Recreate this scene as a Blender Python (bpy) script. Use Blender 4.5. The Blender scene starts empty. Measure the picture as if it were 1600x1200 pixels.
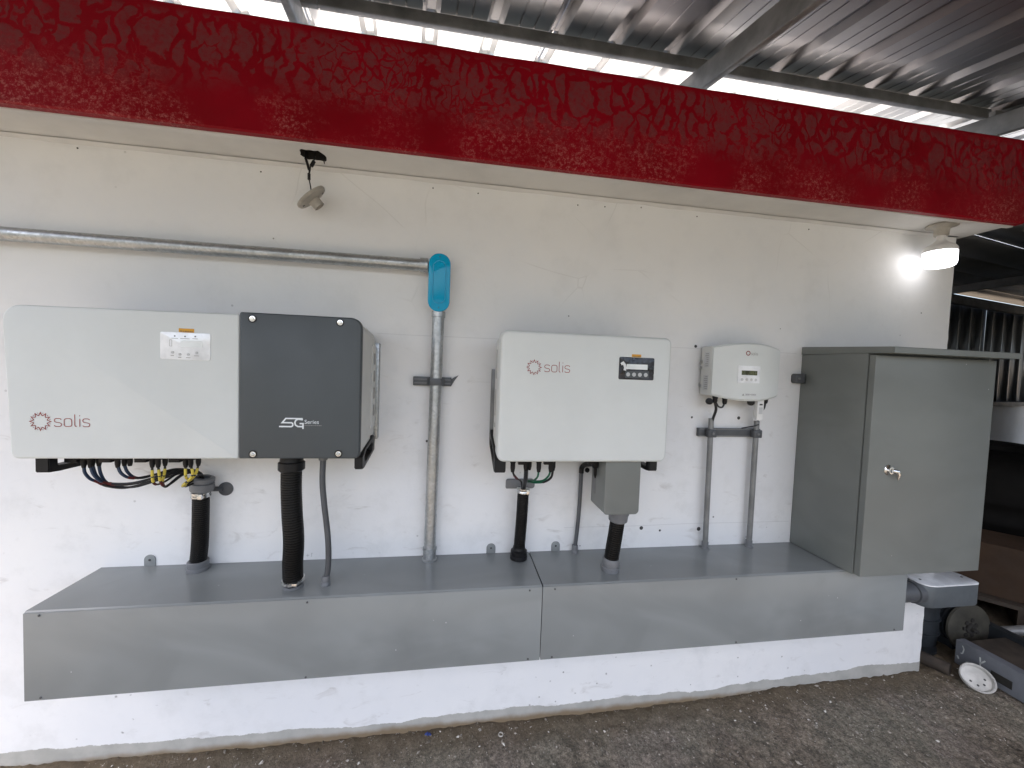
import bpy, bmesh, math, random
from mathutils import Vector, Matrix, noise
random.seed(7)
SC = bpy.context.scene
COL = SC.collection
R = math.radians

# ------------------------------------------------------------------ camera
def cam_matrix(yaw, pitch, roll, loc):
    cy, sy, cp, sp, cr, sr = math.cos(yaw), math.sin(yaw), math.cos(pitch), math.sin(pitch), math.cos(roll), math.sin(roll)
    fwd = Vector((sy*cp, cy*cp, sp)); right = Vector((cy, -sy, 0)); up = right.cross(fwd)
    r = cr*right + sr*up; u = -sr*right + cr*up
    m = Matrix((r, u, -fwd)).transposed().to_4x4()
    m.translation = loc
    return m
cam = bpy.data.cameras.new('camera'); camo = bpy.data.objects.new('camera', cam); COL.objects.link(camo)
cam.sensor_width = 36; cam.lens = 602.17/1600*36; cam.clip_start = 0.02; cam.clip_end = 800
camo.matrix_world = cam_matrix(R(8.789), R(-2.391), R(2.122), Vector((0, -1.6, 1.55)))
SC.camera = camo

# ------------------------------------------------------------------ sky, sun, exposure
SUN_EL, SUN_AZ = 70, 218         # degrees; azimuth clockwise from +y (a high hazy sun in front of the canopy)
w = bpy.data.worlds.new('World'); SC.world = w; w.use_nodes = True
nt = w.node_tree; nt.nodes.clear()
sky = nt.nodes.new('ShaderNodeTexSky'); sky.sky_type = 'NISHITA'; sky.sun_disc = False
sky.sun_elevation = R(SUN_EL); sky.sun_rotation = R(SUN_AZ); sky.air_density = 1.0; sky.dust_density = 7.0; sky.ozone_density = 1.0
bg = nt.nodes.new('ShaderNodeBackground'); bg.inputs['Strength'].default_value = 0.15
wo = nt.nodes.new('ShaderNodeOutputWorld')
nt.links.new(sky.outputs[0], bg.inputs[0]); nt.links.new(bg.outputs[0], wo.inputs[0])
sun = bpy.data.lights.new('sun', 'SUN'); sun.energy = 1.5; sun.angle = R(8); sun.color = (1, .96, .9)
suno = bpy.data.objects.new('sun', sun); COL.objects.link(suno)
d = Vector((math.sin(R(SUN_AZ))*math.cos(R(SUN_EL)), math.cos(R(SUN_AZ))*math.cos(R(SUN_EL)), math.sin(R(SUN_EL))))
suno.rotation_euler = d.to_track_quat('Z', 'Y').to_euler()
suno.location = (0, 8, 12)
vs = SC.view_settings; vs.view_transform = 'Standard'; vs.look = 'None'; vs.gamma = 1; vs.exposure = 2.15
SC.cycles.use_denoising = True; SC.cycles.denoising_prefilter = 'ACCURATE'; SC.cycles.denoising_quality = 'HIGH'
SC.cycles.max_bounces = 7; SC.cycles.diffuse_bounces = 4
SC.cycles.sample_clamp_indirect = 8

# ------------------------------------------------------------------ materials
class NB:
    """small node builder"""
    def __init__(s, name):
        s.m = bpy.data.materials.new(name); s.m.use_nodes = True
        s.t = s.m.node_tree; s.t.nodes.clear()
        s.out = s.t.nodes.new('ShaderNodeOutputMaterial'); s.p = s.t.nodes.new('ShaderNodeBsdfPrincipled')
        s.t.links.new(s.p.outputs[0], s.out.inputs[0])
        s.tc = s.t.nodes.new('ShaderNodeTexCoord').outputs['Object']
    def lk(s, a, b):
        if hasattr(a, 'is_output') or isinstance(a, bpy.types.NodeSocket): s.t.links.new(a, b)
        else: b.default_value = a
    def n(s, typ, **k):
        nd = s.t.nodes.new(typ)
        for a, v in k.items(): setattr(nd, a, v)
        return nd
    def mapping(s, scale, loc=(0,0,0), rot=(0,0,0)):
        m = s.n('ShaderNodeMapping'); s.lk(s.tc, m.inputs[0]); m.inputs['Scale'].default_value = scale; m.inputs['Location'].default_value = loc; m.inputs['Rotation'].default_value = rot
        return m.outputs[0]
    def noise(s, scale, detail=4, rough=.55, vec=None, dist=0):
        nd = s.n('ShaderNodeTexNoise'); s.lk(vec if vec is not None else s.tc, nd.inputs['Vector'])
        nd.inputs['Scale'].default_value = scale; nd.inputs['Detail'].default_value = detail; nd.inputs['Roughness'].default_value = rough; nd.inputs['Distortion'].default_value = dist
        return nd.outputs[0]
    def vor(s, scale, feature='F1', vec=None, rnd=1):
        nd = s.n('ShaderNodeTexVoronoi', feature=feature); s.lk(vec if vec is not None else s.tc, nd.inputs['Vector']); nd.inputs['Scale'].default_value = scale; nd.inputs['Randomness'].default_value = rnd
        return nd.outputs['Distance']
    def ramp(s, fac, a, b, lo=0., hi=1.):
        nd = s.n('ShaderNodeMapRange', interpolation_type='SMOOTHSTEP'); s.lk(fac, nd.inputs[0])
        nd.inputs[1].default_value = a; nd.inputs[2].default_value = b; nd.inputs[3].default_value = lo; nd.inputs[4].default_value = hi
        return nd.outputs[0]
    def math(s, op, a, b=0., c=0.):
        nd = s.n('ShaderNodeMath', operation=op); s.lk(a, nd.inputs[0]); s.lk(b, nd.inputs[1]); s.lk(c, nd.inputs[2]); return nd.outputs[0]
    def mix(s, fac, a, b):
        nd = s.n('ShaderNodeMix', data_type='RGBA'); s.lk(fac, nd.inputs[0])
        for v, i in ((a, 6), (b, 7)):
            if isinstance(v, tuple): nd.inputs[i].default_value = (*v, 1) if len(v) == 3 else v
            else: s.lk(v, nd.inputs[i])
        return nd.outputs[2]
    def sep(s):
        nd = s.n('ShaderNodeSeparateXYZ'); s.lk(s.tc, nd.inputs[0]); return nd.outputs
    def bump(s, h, strength=.3, dist=.002):
        nd = s.n('ShaderNodeBump'); s.lk(h, nd.inputs['Height']); nd.inputs['Strength'].default_value = strength; nd.inputs['Distance'].default_value = dist
        s.t.links.new(nd.outputs[0], s.p.inputs['Normal'])
    def base(s, c): 
        if isinstance(c, tuple): s.p.inputs['Base Color'].default_value = (*c, 1)
        else: s.t.links.new(c, s.p.inputs['Base Color'])
    def set(s, rough=None, metal=None, spec=None, **k):
        if rough is not None: s.lk(rough, s.p.inputs['Roughness'])
        if metal is not None: s.p.inputs['Metallic'].default_value = metal
        if spec is not None: s.p.inputs['Specular IOR Level'].default_value = spec
        for a, v in k.items(): s.p.inputs[a.replace('_', ' ')].default_value = v

def simple(name, col, rough=.5, metal=0, var=.06, vscale=6, bscale=0, bstr=.1, bdist=.001, spec=None):
    b = NB(name)
    n = b.noise(vscale, 5, .6)
    lo = tuple(max(0, c*(1-var*2)) for c in col); hi = tuple(min(1, c*(1+var)) for c in col)
    b.base(b.mix(b.ramp(n, .3, .7), lo, hi))
    b.set(rough=b.ramp(b.noise(vscale*2.3, 3), .3, .7, max(.02, rough-.05), min(1, rough+.06)), metal=metal, spec=spec)
    if bscale: b.bump(b.noise(bscale, 3), bstr, bdist)
    return b.m

def mat_wall():
    b = NB('white_wall_paint'); X, Y, Z = b.sep()
    big = b.noise(1.3, 5, .6); mid = b.noise(7, 6, .65)
    col = b.mix(b.ramp(big, .3, .7), (.76, .765, .77), (.82, .815, .80))
    col = b.mix(b.math('MULTIPLY', b.ramp(mid, .48, .74, 0, .6), b.ramp(Z, 1.8, 1.3, .5, 1)), col, (.68, .68, .67))
    # dirty scuffs, smears
    sm = b.noise(9, 4, .6, vec=b.mapping((1, 1, 2.2), rot=(0, R(28), 0)), dist=.8)
    col = b.mix(b.math('MULTIPLY', b.ramp(sm, .585, .80, 0, .6), b.ramp(Z, 1.75, 1.35, .04, 1)), col, (.50, .48, .45))
    sp = b.vor(22, vec=b.mix(.05, b.tc, b.n('ShaderNodeTexNoise').outputs['Color'])); spm = b.ramp(b.noise(2.2, 3), .44, .60)
    low = b.ramp(Z, .95, .15, 0.05, 1)
    spot = b.math('MULTIPLY', b.math('MULTIPLY', b.ramp(b.math('ADD', sp, b.math('MULTIPLY', b.noise(60, 4), .34)), .29, .20), spm), low)
    col = b.mix(b.math('MULTIPLY', spot, .75), col, (.25, .24, .225))
    sp2 = b.math('MULTIPLY', b.ramp(b.vor(9), .045, .03), b.ramp(b.noise(3.1, 2, vec=b.mapping((1, 1, 1), loc=(4, 2, 9))), .45, .6))
    col = b.mix(b.math('MULTIPLY', sp2, .8), col, (.16, .15, .14))
    # hairlines left by a level
    wob = b.math('MULTIPLY', b.math('SUBTRACT', b.noise(1.2, 3), .5), .02)
    for z0, xa, xb in ((1.668, -.3, 1.6), (.862, .5, 1.62)):
        l = b.ramp(b.math('ABSOLUTE', b.math('ADD', b.math('SUBTRACT', Z, z0), wob)), .0022, .0008)
        l = b.math('MULTIPLY', l, b.math('MULTIPLY', b.math('GREATER_THAN', X, xa), b.math('LESS_THAN', X, xb)))
        col = b.mix(b.math('MULTIPLY', l, .3), col, (.42, .42, .41))
    # hairline cracks in the plaster
    ck = b.vor(2.6, 'DISTANCE_TO_EDGE', vec=b.mix(.13, b.tc, b.n('ShaderNodeTexNoise').outputs['Color']))
    ckm = b.math('MULTIPLY', b.ramp(ck, .006, .002), b.math('MULTIPLY', b.ramp(b.noise(2.7, 2), .52, .62), b.ramp(Z, 1.7, 1.9)))
    col = b.mix(b.math('MULTIPLY', ckm, .22), col, (.5, .49, .47))
    # bare cement band along the foot where the paint stops
    edge = b.math('ADD', b.math('ADD', .056, b.math('ADD', b.ramp(X, .7, 2.4, 0, .042), b.ramp(X, -.5, -1.6, 0, .028))), b.math('MULTIPLY', b.math('SUBTRACT', b.noise(4, 9, .66), .5), .075))
    band = b.ramp(b.math('SUBTRACT', edge, Z), -.001, .002)
    cem = b.mix(b.ramp(b.noise(12, 6, .6), .3, .7), (.37, .365, .335), (.46, .45, .415))
    cem = b.mix(b.ramp(b.math('ADD', Z, b.math('MULTIPLY', b.noise(14, 5), .03)), .058, .026), cem, (.22, .165, .105))
    col = b.mix(band, col, cem)
    # one rust-brown rub below the cable duct
    dx = b.math('DIVIDE', b.math('SUBTRACT', X, .885), .03); dz = b.math('DIVIDE', b.math('SUBTRACT', Z, .318), .016)
    rr = b.math('ADD', b.math('MULTIPLY', dx, dx), b.math('MULTIPLY', dz, dz))
    col = b.mix(b.math('MULTIPLY', b.ramp(rr, 1., .3), b.ramp(b.noise(40, 3, vec=b.mapping((1, 1, .35), rot=(0, R(-20), 0))), .4, .6)), col, (.50, .33, .22))
    b.base(col); b.set(rough=b.ramp(mid, .3, .7, .55, .72), spec=.22)
    h = b.math('ADD', b.math('MULTIPLY', b.noise(34, 6, .6), .7), b.math('MULTIPLY', b.noise(5, 3), 1.2))
    h = b.math('SUBTRACT', h, b.math('MULTIPLY', band, .2)); h = b.math('SUBTRACT', h, b.math('MULTIPLY', spot, .3))
    b.bump(h, .35, .003)
    return b.m

def mat_red():
    b = NB('weathered_red_paint'); X, Y, Z = b.sep()
    warp = b.n('ShaderNodeTexNoise'); b.lk(b.tc, warp.inputs['Vector']); warp.inputs['Scale'].default_value = 8; warp.inputs['Detail'].default_value = 6
    vec = b.mix(.14, b.tc, warp.outputs['Color'])
    mp = b.n('ShaderNodeMapping'); b.lk(vec, mp.inputs[0]); mp.inputs['Scale'].default_value = (1.1, 1.0, .66)
    ce = b.vor(19, 'DISTANCE_TO_EDGE', vec=mp.outputs[0])
    ce2 = b.vor(31, 'DISTANCE_TO_EDGE', vec=mp.outputs[0]); sw = b.ramp(b.noise(2.1, 3, vec=b.mapping((1, 1, 1), loc=(3, 1, 5))), .44, .56)
    ce = b.math('ADD', b.math('MULTIPLY', ce, b.math('SUBTRACT', 1., sw)), b.math('MULTIPLY', b.math('MULTIPLY', ce2, 1.25), sw))
    # Z runs from 0 at the bottom edge to .36 at the top
    up = b.math('MULTIPLY', b.ramp(b.math('ADD', Z, b.math('MULTIPLY', b.noise(4, 3), .16)), .15, .30), b.ramp(Z, .352, .325))
    thr = b.math('SUBTRACT', ce, b.math('MULTIPLY', b.noise(9, 5, .65), .30))
    patch = b.math('MULTIPLY', b.ramp(thr, -.075, -.01), up)
    patch = b.math('MULTIPLY', patch, b.ramp(b.noise(2.3, 4), .22, .42))
    patch = b.math('MULTIPLY', patch, b.ramp(b.noise(60, 5, .75), .28, .62, .25, 1))
    red = b.mix(b.ramp(b.noise(3, 4), .3, .7), (.20, .0007, .006), (.265, .0012, .010))
    col = b.mix(b.math('MULTIPLY', patch, .85), red, (.165, .042, .046))
    # pale worn specks low on the beam
    lowm = b.math('MULTIPLY', b.ramp(Z, .23, .02), b.ramp(b.noise(3.6, 5), .40, .62))
    sp = b.math('MULTIPLY', b.ramp(b.noise(90, 8, .82), .49, .62), lowm)
    col = b.mix(b.math('MULTIPLY', sp, .75), col, (.46, .16, .15))
    ln = b.math('MULTIPLY', b.ramp(b.vor(32, 'DISTANCE_TO_EDGE', vec=vec), .05, .02), b.math('MULTIPLY', b.ramp(b.noise(4.1, 3), .54, .64), b.ramp(Z, .3, .15)))
    col = b.mix(b.math('MULTIPLY', ln, .35), col, (.30, .04, .04))
    b.base(col)
    b.set(rough=b.math('ADD', .42, b.math('MULTIPLY', patch, .3)), spec=.14)
    b.bump(b.math('ADD', b.math('MULTIPLY', b.noise(55, 5, .7), .6), b.math('MULTIPLY', patch, .5)), .3, .002)
    return b.m

def mat_floor():
    b = NB('rough_concrete')
    st = b.noise(15, 10, .78, vec=b.mapping((1, .8, 1), rot=(0, 0, R(35))))
    big = b.noise(1.6, 5, .6)
    col = b.mix(b.ramp(st, .32, .68), (.072, .057, .040), (.27, .222, .172))
    col = b.mix(b.ramp(big, .35, .7, 0, .55), col, (.20, .195, .155))
    col = b.mix(b.ramp(b.noise(2.7, 4, vec=b.mapping((1, 1, 1), loc=(7, 3, 0))), .5, .7, 0, .5), col, (.24, .19, .165))
    chip = b.math('MULTIPLY', b.ramp(b.vor(55, vec=b.mapping((1, .4, 1), rot=(0, 0, R(38)))), .22, .12), b.ramp(b.noise(9, 4), .5, .62))
    col = b.mix(b.math('MULTIPLY', chip, .55), col, (.50, .47, .43))
    hole = b.ramp(b.noise(44, 5, .7), .40, .30)
    col = b.mix(b.math('MULTIPLY', hole, .7), col, (.03, .027, .023))
    fine = b.ramp(b.noise(70, 6, .7), .30, .70, .5, 1.5); fine2 = b.ramp(b.noise(200, 3, .6), .3, .7, .75, 1.25)
    mul = b.n('ShaderNodeMix', data_type='RGBA', blend_type='MULTIPLY'); mul.inputs[0].default_value = 1
    cmb = b.n('ShaderNodeCombineColor'); k_ = b.math('MULTIPLY', fine, fine2)
    for i_ in range(3): b.lk(k_, cmb.inputs[i_])
    b.lk(col, mul.inputs[6]); b.lk(cmb.outputs[0], mul.inputs[7]); col = mul.outputs[2]
    X, Y, Z = b.sep()
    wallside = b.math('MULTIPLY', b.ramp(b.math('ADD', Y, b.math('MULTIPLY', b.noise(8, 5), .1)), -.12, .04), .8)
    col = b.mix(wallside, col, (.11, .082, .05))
    far = b.ramp(Y, -2.6, -4.5)
    col = b.mix(far, col, (.08, .083, .07))
    b.base(col); b.set(rough=b.ramp(st, .3, .7, .62, .9), spec=.3)
    b.bump(b.math('ADD', b.math('MULTIPLY', st, 1.2), b.math('MULTIPLY', b.noise(60, 6, .75), .8)), 1.0, .012)
    return b.m

def mat_sheet(name, base, rough, tint):
    b = NB(name)
    col = b.mix(b.ramp(b.noise(1.3, 4, .55, vec=b.mapping((1.6, .35, 1))), .3, .72), base, tint)
    col = b.mix(b.ramp(b.noise(18, 3, .5), .62, .85, 0, .2), col, tuple(c*.5 for c in tint))
    b.base(col); b.set(rough=rough, metal=1)
    b.bump(b.noise(2.4, 1), .06, .004)
    return b.m

def mat_galv(name):
    b = NB(name)
    v = b.n('ShaderNodeTexVoronoi'); b.lk(b.tc, v.inputs['Vector']); v.inputs['Scale'].default_value = 120
    g = b.n('ShaderNodeSeparateColor'); b.lk(v.outputs['Color'], g.inputs[0])
    col = b.mix(g.outputs[0], (.38, .395, .40), (.50, .515, .52))
    col = b.mix(b.ramp(b.noise(9, 4), .45, .7, 0, .5), col, (.27, .285, .29))
    b.base(col); b.set(rough=b.ramp(g.outputs[1], 0, 1, .28, .5), metal=.85)
    b.bump(b.noise(90, 3), .2, .001)
    return b.m

def mat_grey_paint(name, col, rough=.33, mot=1.):
    b = NB(name)
    c2 = tuple(c*(1+.10*mot) for c in col); c1 = tuple(c*(1-.14*mot) for c in col)
    n1 = b.noise(2.2, 3, .5, vec=b.mapping((.7, 1, 1.6)), dist=.8)
    c = b.mix(b.ramp(n1, .32, .68), c1, c2)
    c = b.mix(b.ramp(b.noise(5, 3, .5, dist=.5), .5, .8, 0, .5*mot), c, tuple(v*.74 for v in col))
    c = b.mix(b.math('MULTIPLY', b.ramp(b.vor(14), .04, .025), b.ramp(b.noise(4, 2), .5, .6)), c, (.7, .7, .68))
    b.base(c); b.set(rough=rough, spec=.5)
    return b.m

def mat_grit():
    b = NB('mixed_grit'); v = b.n('ShaderNodeTexVoronoi'); b.lk(b.tc, v.inputs['Vector']); v.inputs['Scale'].default_value = 70
    g_ = b.n('ShaderNodeSeparateColor'); b.lk(v.outputs['Color'], g_.inputs[0])
    c = b.mix(b.ramp(g_.outputs[0], .2, .95), (.10, .083, .064), (.36, .325, .275)); c = b.mix(b.ramp(g_.outputs[1], .80, .95), c, (.58, .55, .50))
    b.base(c); b.set(rough=.85, spec=.25); return b.m
def mat_emit(name, col, strength):
    b = NB(name); b.base((.8, .8, .8)); b.set(rough=.4, Emission_Strength=strength); b.p.inputs['Emission Color'].default_value = (*col, 1); return b.m

def mat_blue():
    b = NB('blue_film'); b.base((.0, .33, .56)); b.set(rough=.3, Coat_Weight=.5, Coat_Roughness=.03, spec=.08)
    b.bump(b.noise(50, 3), .15, .001); return b.m

M = dict(
    wall=mat_wall(), red=mat_red(), floor=mat_floor(),
    soffit=simple('soffit_paint', (.66, .655, .635), .6, var=.06, vscale=2.5, bscale=25, bstr=.25, bdist=.003),
    sheet=mat_sheet('zinc_alum_sheet', (.27, .262, .255), .40, (.185, .165, .158)),
    lit_sheet=mat_sheet('zinc_alum_sheet_lit', (.50, .50, .49), .30, (.42, .41, .40)),  # paler copy of the zinc sheet, brightness of the lit gap put into its colour
    shed_sheet=mat_sheet('dull_shed_sheet', (.30, .315, .33), .42, (.24, .25, .26)),
    steel=simple('primed_steel_tube', (.22, .225, .225), .5, .35, .15, 7, 40, .15),
    roof_steel=simple('dark_primed_tube', (.20, .20, .195), .5, .3, .18, 7, 40, .15),
    steel_dark=simple('dark_steel_tube', (.09, .095, .1), .5, .2, .15, 7),
    galv=mat_galv('galvanised_steel'),
    duct=mat_grey_paint('grey_duct_paint', (.232, .246, .243), .24, .9),
    cabinet=mat_grey_paint('grey_cabinet_paint', (.166, .178, .169), .34, .7),
    inv_white=simple('offwhite_powder_coat', (.64, .665, .65), .42, 0, .025, 3, 300, .12, .0006),
    inv_side=simple('offwhite_side_coat', (.60, .605, .585), .45, 0, .03, 3, 300, .12, .0006),
    inv_dark=simple('dark_grey_powder_coat', (.056, .066, .072), .42, 0, .05, 3, 300, .12, .0006),
    black=simple('black_plastic', (.007, .007, .008), .45, 0, .2, 9, spec=.3),
    rubber=simple('black_ribbed_plastic', (.006, .006, .006), .45, 0, .2, 9, spec=.28),
    pvc=simple('grey_pvc', (.16, .165, .172), .42, 0, .08, 12),
    pvc_body=simple('blue_grey_enamel', (.085, .098, .107), .4, 0, .06, 12),
    pvc_dark=simple('dark_grey_pvc', (.075, .08, .087), .42, 0, .1, 12),
    chrome=simple('chrome', (.75, .75, .75), .12, 1, .03, 9),
    zinc=simple('zinc_band', (.62, .63, .63), .25, 1, .1, 30),
    blue=mat_blue(), blue_back=simple('blue_gasket', (.0, .22, .36), .35),
    cable_blue=simple('blue_cable', (.006, .022, .058), .4), cable_black=simple('black_cable', (.012, .012, .013), .38),
    cable_red=simple('red_cable', (.09, .006, .007), .45), cable_green=simple('green_cable', (.004, .10, .05), .4), yellow=simple('yellow_marker', (.62, .50, .07), .5),
    orange=simple('orange_sticker', (.62, .30, .01), .5), logo_red=simple('logo_red', (.26, .018, .012), .5, var=.1), print_white=simple('white_print', (.72, .76, .78), .5),
    print_grey=simple('grey_print', (.30, .30, .29), .5), print_dark=simple('dark_print', (.05, .05, .05), .5),
    silver=simple('silver_film', (.84, .86, .88), .14, .1, .08, 14, 16, .5, .003), dark_film=simple('dark_film', (.03, .033, .045), .07, .0, .5, 22, 30, .9, .005),
    lcd=simple('lcd_white', (.80, .84, .84), .2), lcd_green=simple('lcd_green', (.075, .085, .035), .25, var=.3, vscale=60), button=simple('pale_button', (.52, .53, .54), .35),
    old_white=simple('aged_white_plastic', (.40, .375, .33), .5, 0, .12, 20), lid_plastic=simple('dusty_lid_plastic', (.50, .49, .46), .45, 0, .12, 14), white_plastic=simple('white_plastic', (.75, .75, .74), .4),
    bulb=mat_emit('lit_bulb', (.97, .96, 1.0), 1.25), hole=simple('hollow_dark', (.02, .018, .015), .9), concrete=simple('slab_concrete', (.68, .67, .65), .85, 0, .1, 3, 20, .4, .004),
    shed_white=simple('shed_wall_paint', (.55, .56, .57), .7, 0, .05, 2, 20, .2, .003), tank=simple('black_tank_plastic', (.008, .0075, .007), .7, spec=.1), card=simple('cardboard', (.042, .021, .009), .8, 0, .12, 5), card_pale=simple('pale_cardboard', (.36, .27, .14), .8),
    rust=simple('dirty_rusty_deck', (.05, .038, .028), .8, 0, .25, 9, 30, .4, .003), grey_steel=simple('grey_painted_rail', (.16, .17, .19), .5, 0, .1, 7, 40, .2), disc=simple('pale_end_plate', (.045, .042, .032), .7, 0, .2, 12), machine=simple('dark_machine_paint', (.014, .018, .022), .6, 0, .2, 9),
    chalk=simple('pale_paint_drips', (.52, .54, .52), .6), stone=mat_grit(), scrap=simple('blue_scrap', (.01, .03, .16), .5),
)

# ------------------------------------------------------------------ mesh helpers
def BM(): return bmesh.new()
def box(bm, x0, x1, y0, y1, z0, z1, bev=0, seg=2):
    r = bmesh.ops.create_cube(bm, size=1)
    vs_ = r['verts']
    for v in vs_: v.co = Vector(((x0+x1)/2+v.co.x*(x1-x0), (y0+y1)/2+v.co.y*(y1-y0), (z0+z1)/2+v.co.z*(z1-z0)))
    if bev:
        es = list({e for v in vs_ for e in v.link_edges})
        bmesh.ops.bevel(bm, geom=es, offset=bev, segments=seg, affect='EDGES', profile=.6)
    return bm
def loft(bm, rings, cap0=True, cap1=True, closed=True):
    vr = [[bm.verts.new(p) for p in r] for r in rings]
    n = len(vr[0])
    for a, b in zip(vr, vr[1:]):
        for i in range(n if closed else n-1):
            j = (i+1) % n
            bm.faces.new((a[i], a[j], b[j], b[i]))
    if cap0: bm.faces.new(vr[0][::-1])
    if cap1: bm.faces.new(vr[-1])
    return vr
def rrect(x0, x1, z0, z1, r, n=5):
    rs = r if isinstance(r, (tuple, list)) else (r,)*4      # bl, br, tr, tl
    cs = ((x0, z0, 180), (x1, z0, 270), (x1, z1, 0), (x0, z1, 90)); pts = []
    for (cx, cz, a0), rad in zip(cs, rs):
        ox = cx + (rad if cx == x0 else -rad); oz = cz + (rad if cz == z0 else -rad)
        if rad < 1e-6: pts.append((cx, cz)); continue
        for i in range(n+1):
            a = R(a0 + 90*i/n); pts.append((ox+rad*math.cos(a), oz+rad*math.sin(a)))
    return pts
def inset(pts, d):
    out = []; n = len(pts)
    for i in range(n):
        p0, p1, p2 = (Vector(pts[(i+k) % n]) for k in (-1, 0, 1))
        e1, e2 = (p1-p0).normalized(), (p2-p1).normalized()
        n1, n2 = Vector((-e1.y, e1.x)), Vector((-e2.y, e2.x)); m = n1+n2
        m = m/max(.3, m.length_squared)*2
        out.append(tuple(p1+m*d))
    return out
def prism(bm, pts, yb, yf, bev=.004, n=3):
    """outline in x,z (counter-clockwise seen from -y) pulled from yb to yf, the front edge rounded"""
    rings = [[(x, yb, z) for x, z in pts]]
    if bev:
        for i in range(n+1):
            a = math.pi/2*i/n
            q = inset(pts, bev*(1-math.cos(a)))
            rings.append([(x, yf + bev*(1-math.sin(a)), z) for x, z in q])
    else: rings.append([(x, yf, z) for x, z in pts])
    loft(bm, rings); return bm
def frame(d):
    d = d.normalized(); a = Vector((0, 0, 1)) if abs(d.z) < .9 else Vector((1, 0, 0))
    u = d.cross(a).normalized(); return u, d.cross(u).normalized()
def tube(bm, pts, r, seg=12, cap=True):
    pts = [Vector(p) for p in pts]; n = len(pts); rr = r if isinstance(r, (list, tuple)) else [r]*n
    rings = []; u = None
    for i, p in enumerate(pts):
        t = (pts[min(i+1, n-1)]-pts[max(i-1, 0)]).normalized()
        if u is None: u, v = frame(t)
        else:
            u = (u - t*u.dot(t)).normalized(); v = t.cross(u)
        rings.append([p+rr[i]*(math.cos(2*math.pi*k/seg)*u+math.sin(2*math.pi*k/seg)*v) for k in range(seg)])
    loft(bm, rings, cap, cap); return bm
def smoothpath(pts, m=6):
    pts = [Vector(p) for p in pts]; out = []
    P = [pts[0]*2-pts[1]]+pts+[pts[-1]*2-pts[-2]]
    for i in range(1, len(P)-2):
        a, b_, c, d_ = P[i-1:i+3]
        for k in range(m):
            t = k/m
            out.append(.5*((2*b_)+(c-a)*t+(2*a-5*b_+4*c-d_)*t*t+(3*b_-a-3*c+d_)*t**3))
    out.append(pts[-1]); return out
def ribbed(bm, pts, r, pitch=.0075, depth=.0022, seg=20):
    pts = smoothpath(pts, 10); L = [0]
    for a, b_ in zip(pts, pts[1:]): L.append(L[-1]+(b_-a).length)
    def at(s):
        for i in range(len(L)-1):
            if s <= L[i+1]: return pts[i].lerp(pts[i+1], (s-L[i])/(L[i+1]-L[i]))
        return pts[-1]
    n = int(L[-1]/pitch); P, RR = [], []
    for k in range(n):
        s0 = L[-1]*k/n; q = L[-1]/n
        for f_, rad in ((0, r-depth), (.18, r-depth), (.34, r), (.78, r), (.94, r-depth)):
            P.append(at(s0+q*f_)); RR.append(rad)
    tube(bm, P, RR, seg); return bm
def lathe(bm, prof, o, ax=(0, 0, 1), seg=24, cap=True):
    """profile of (radius, height) along ax from o"""
    ax = Vector(ax).normalized(); o = Vector(o); u, v = frame(ax)
    loft(bm, [[o+ax*h+max(r, 1e-4)*(math.cos(2*math.pi*k/seg)*u+math.sin(2*math.pi*k/seg)*v) for k in range(seg)] for r, h in prof], cap, cap); return bm
def ribbon(bm, pts, wd, y, closed=False):
    """flat printed stroke facing -y; pts in x,z"""
    P = [Vector(p) for p in pts]; n = len(P); vl = []
    for i in range(n):
        a = P[(i-1) % n] if closed or i > 0 else P[i]; c = P[(i+1) % n] if closed or i < n-1 else P[i]
        t1 = (P[i]-a); t2 = (c-P[i])
        t1 = t1.normalized() if t1.length > 1e-9 else t2.normalized(); t2 = t2.normalized() if t2.length > 1e-9 else t1
        m = Vector((-(t1.y+t2.y), t1.x+t2.x)); m = m/max(.5, m.length_squared)*2*wd/2 if m.length > 1e-6 else Vector((-t1.y, t1.x))*wd/2
        vl.append((bm.verts.new((P[i].x+m.x, y, P[i].y+m.y)), bm.verts.new((P[i].x-m.x, y, P[i].y-m.y))))
    for i in range(n if closed else n-1):
        a, b_ = vl[i], vl[(i+1) % n]; bm.faces.new((a[0], a[1], b_[1], b_[0]))
    return bm
def wloc(o):
    v = Vector((0, 0, 0))
    while o: v = v + o.location; o = o.parent
    return v
def obj(name, bm, m, parent=None, ang=38, label=None, recalc=True):
    if recalc: bmesh.ops.recalc_face_normals(bm, faces=bm.faces)
    off = wloc(parent) if parent else Vector((0, 0, 0))
    if off.length: bmesh.ops.translate(bm, verts=bm.verts, vec=-off)
    me = bpy.data.meshes.new(name); bm.to_mesh(me); bm.free()
    me.polygons.foreach_set('use_smooth', [True]*len(me.polygons)); me.set_sharp_from_angle(angle=R(ang))
    me.materials.append(M[m] if isinstance(m, str) else m)
    o = bpy.data.objects.new(name, me); COL.objects.link(o)
    if parent: o.parent = parent
    if label: o['label'] = label
    return o
def tag(o, label, cat, group=None, kind=None):
    if label: o['label'] = label
    if cat: o['category'] = cat
    if group: o['group'] = group
    if kind: o['kind'] = kind
    return o
def thing(name, label, cat, loc, group=None):
    o = bpy.data.objects.new(name, None); o.empty_display_size = .05; COL.objects.link(o); o.location = loc
    return tag(o, label, cat, group)
def copy_part(src, parent, delta):
    c = src.copy(); COL.objects.link(c); c.parent = parent; c.location = src.location + Vector(delta); return c
def ss(a, b, x):
    t = max(0, min(1, (x-a)/(b-a))); return t*t*(3-2*t)

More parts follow.
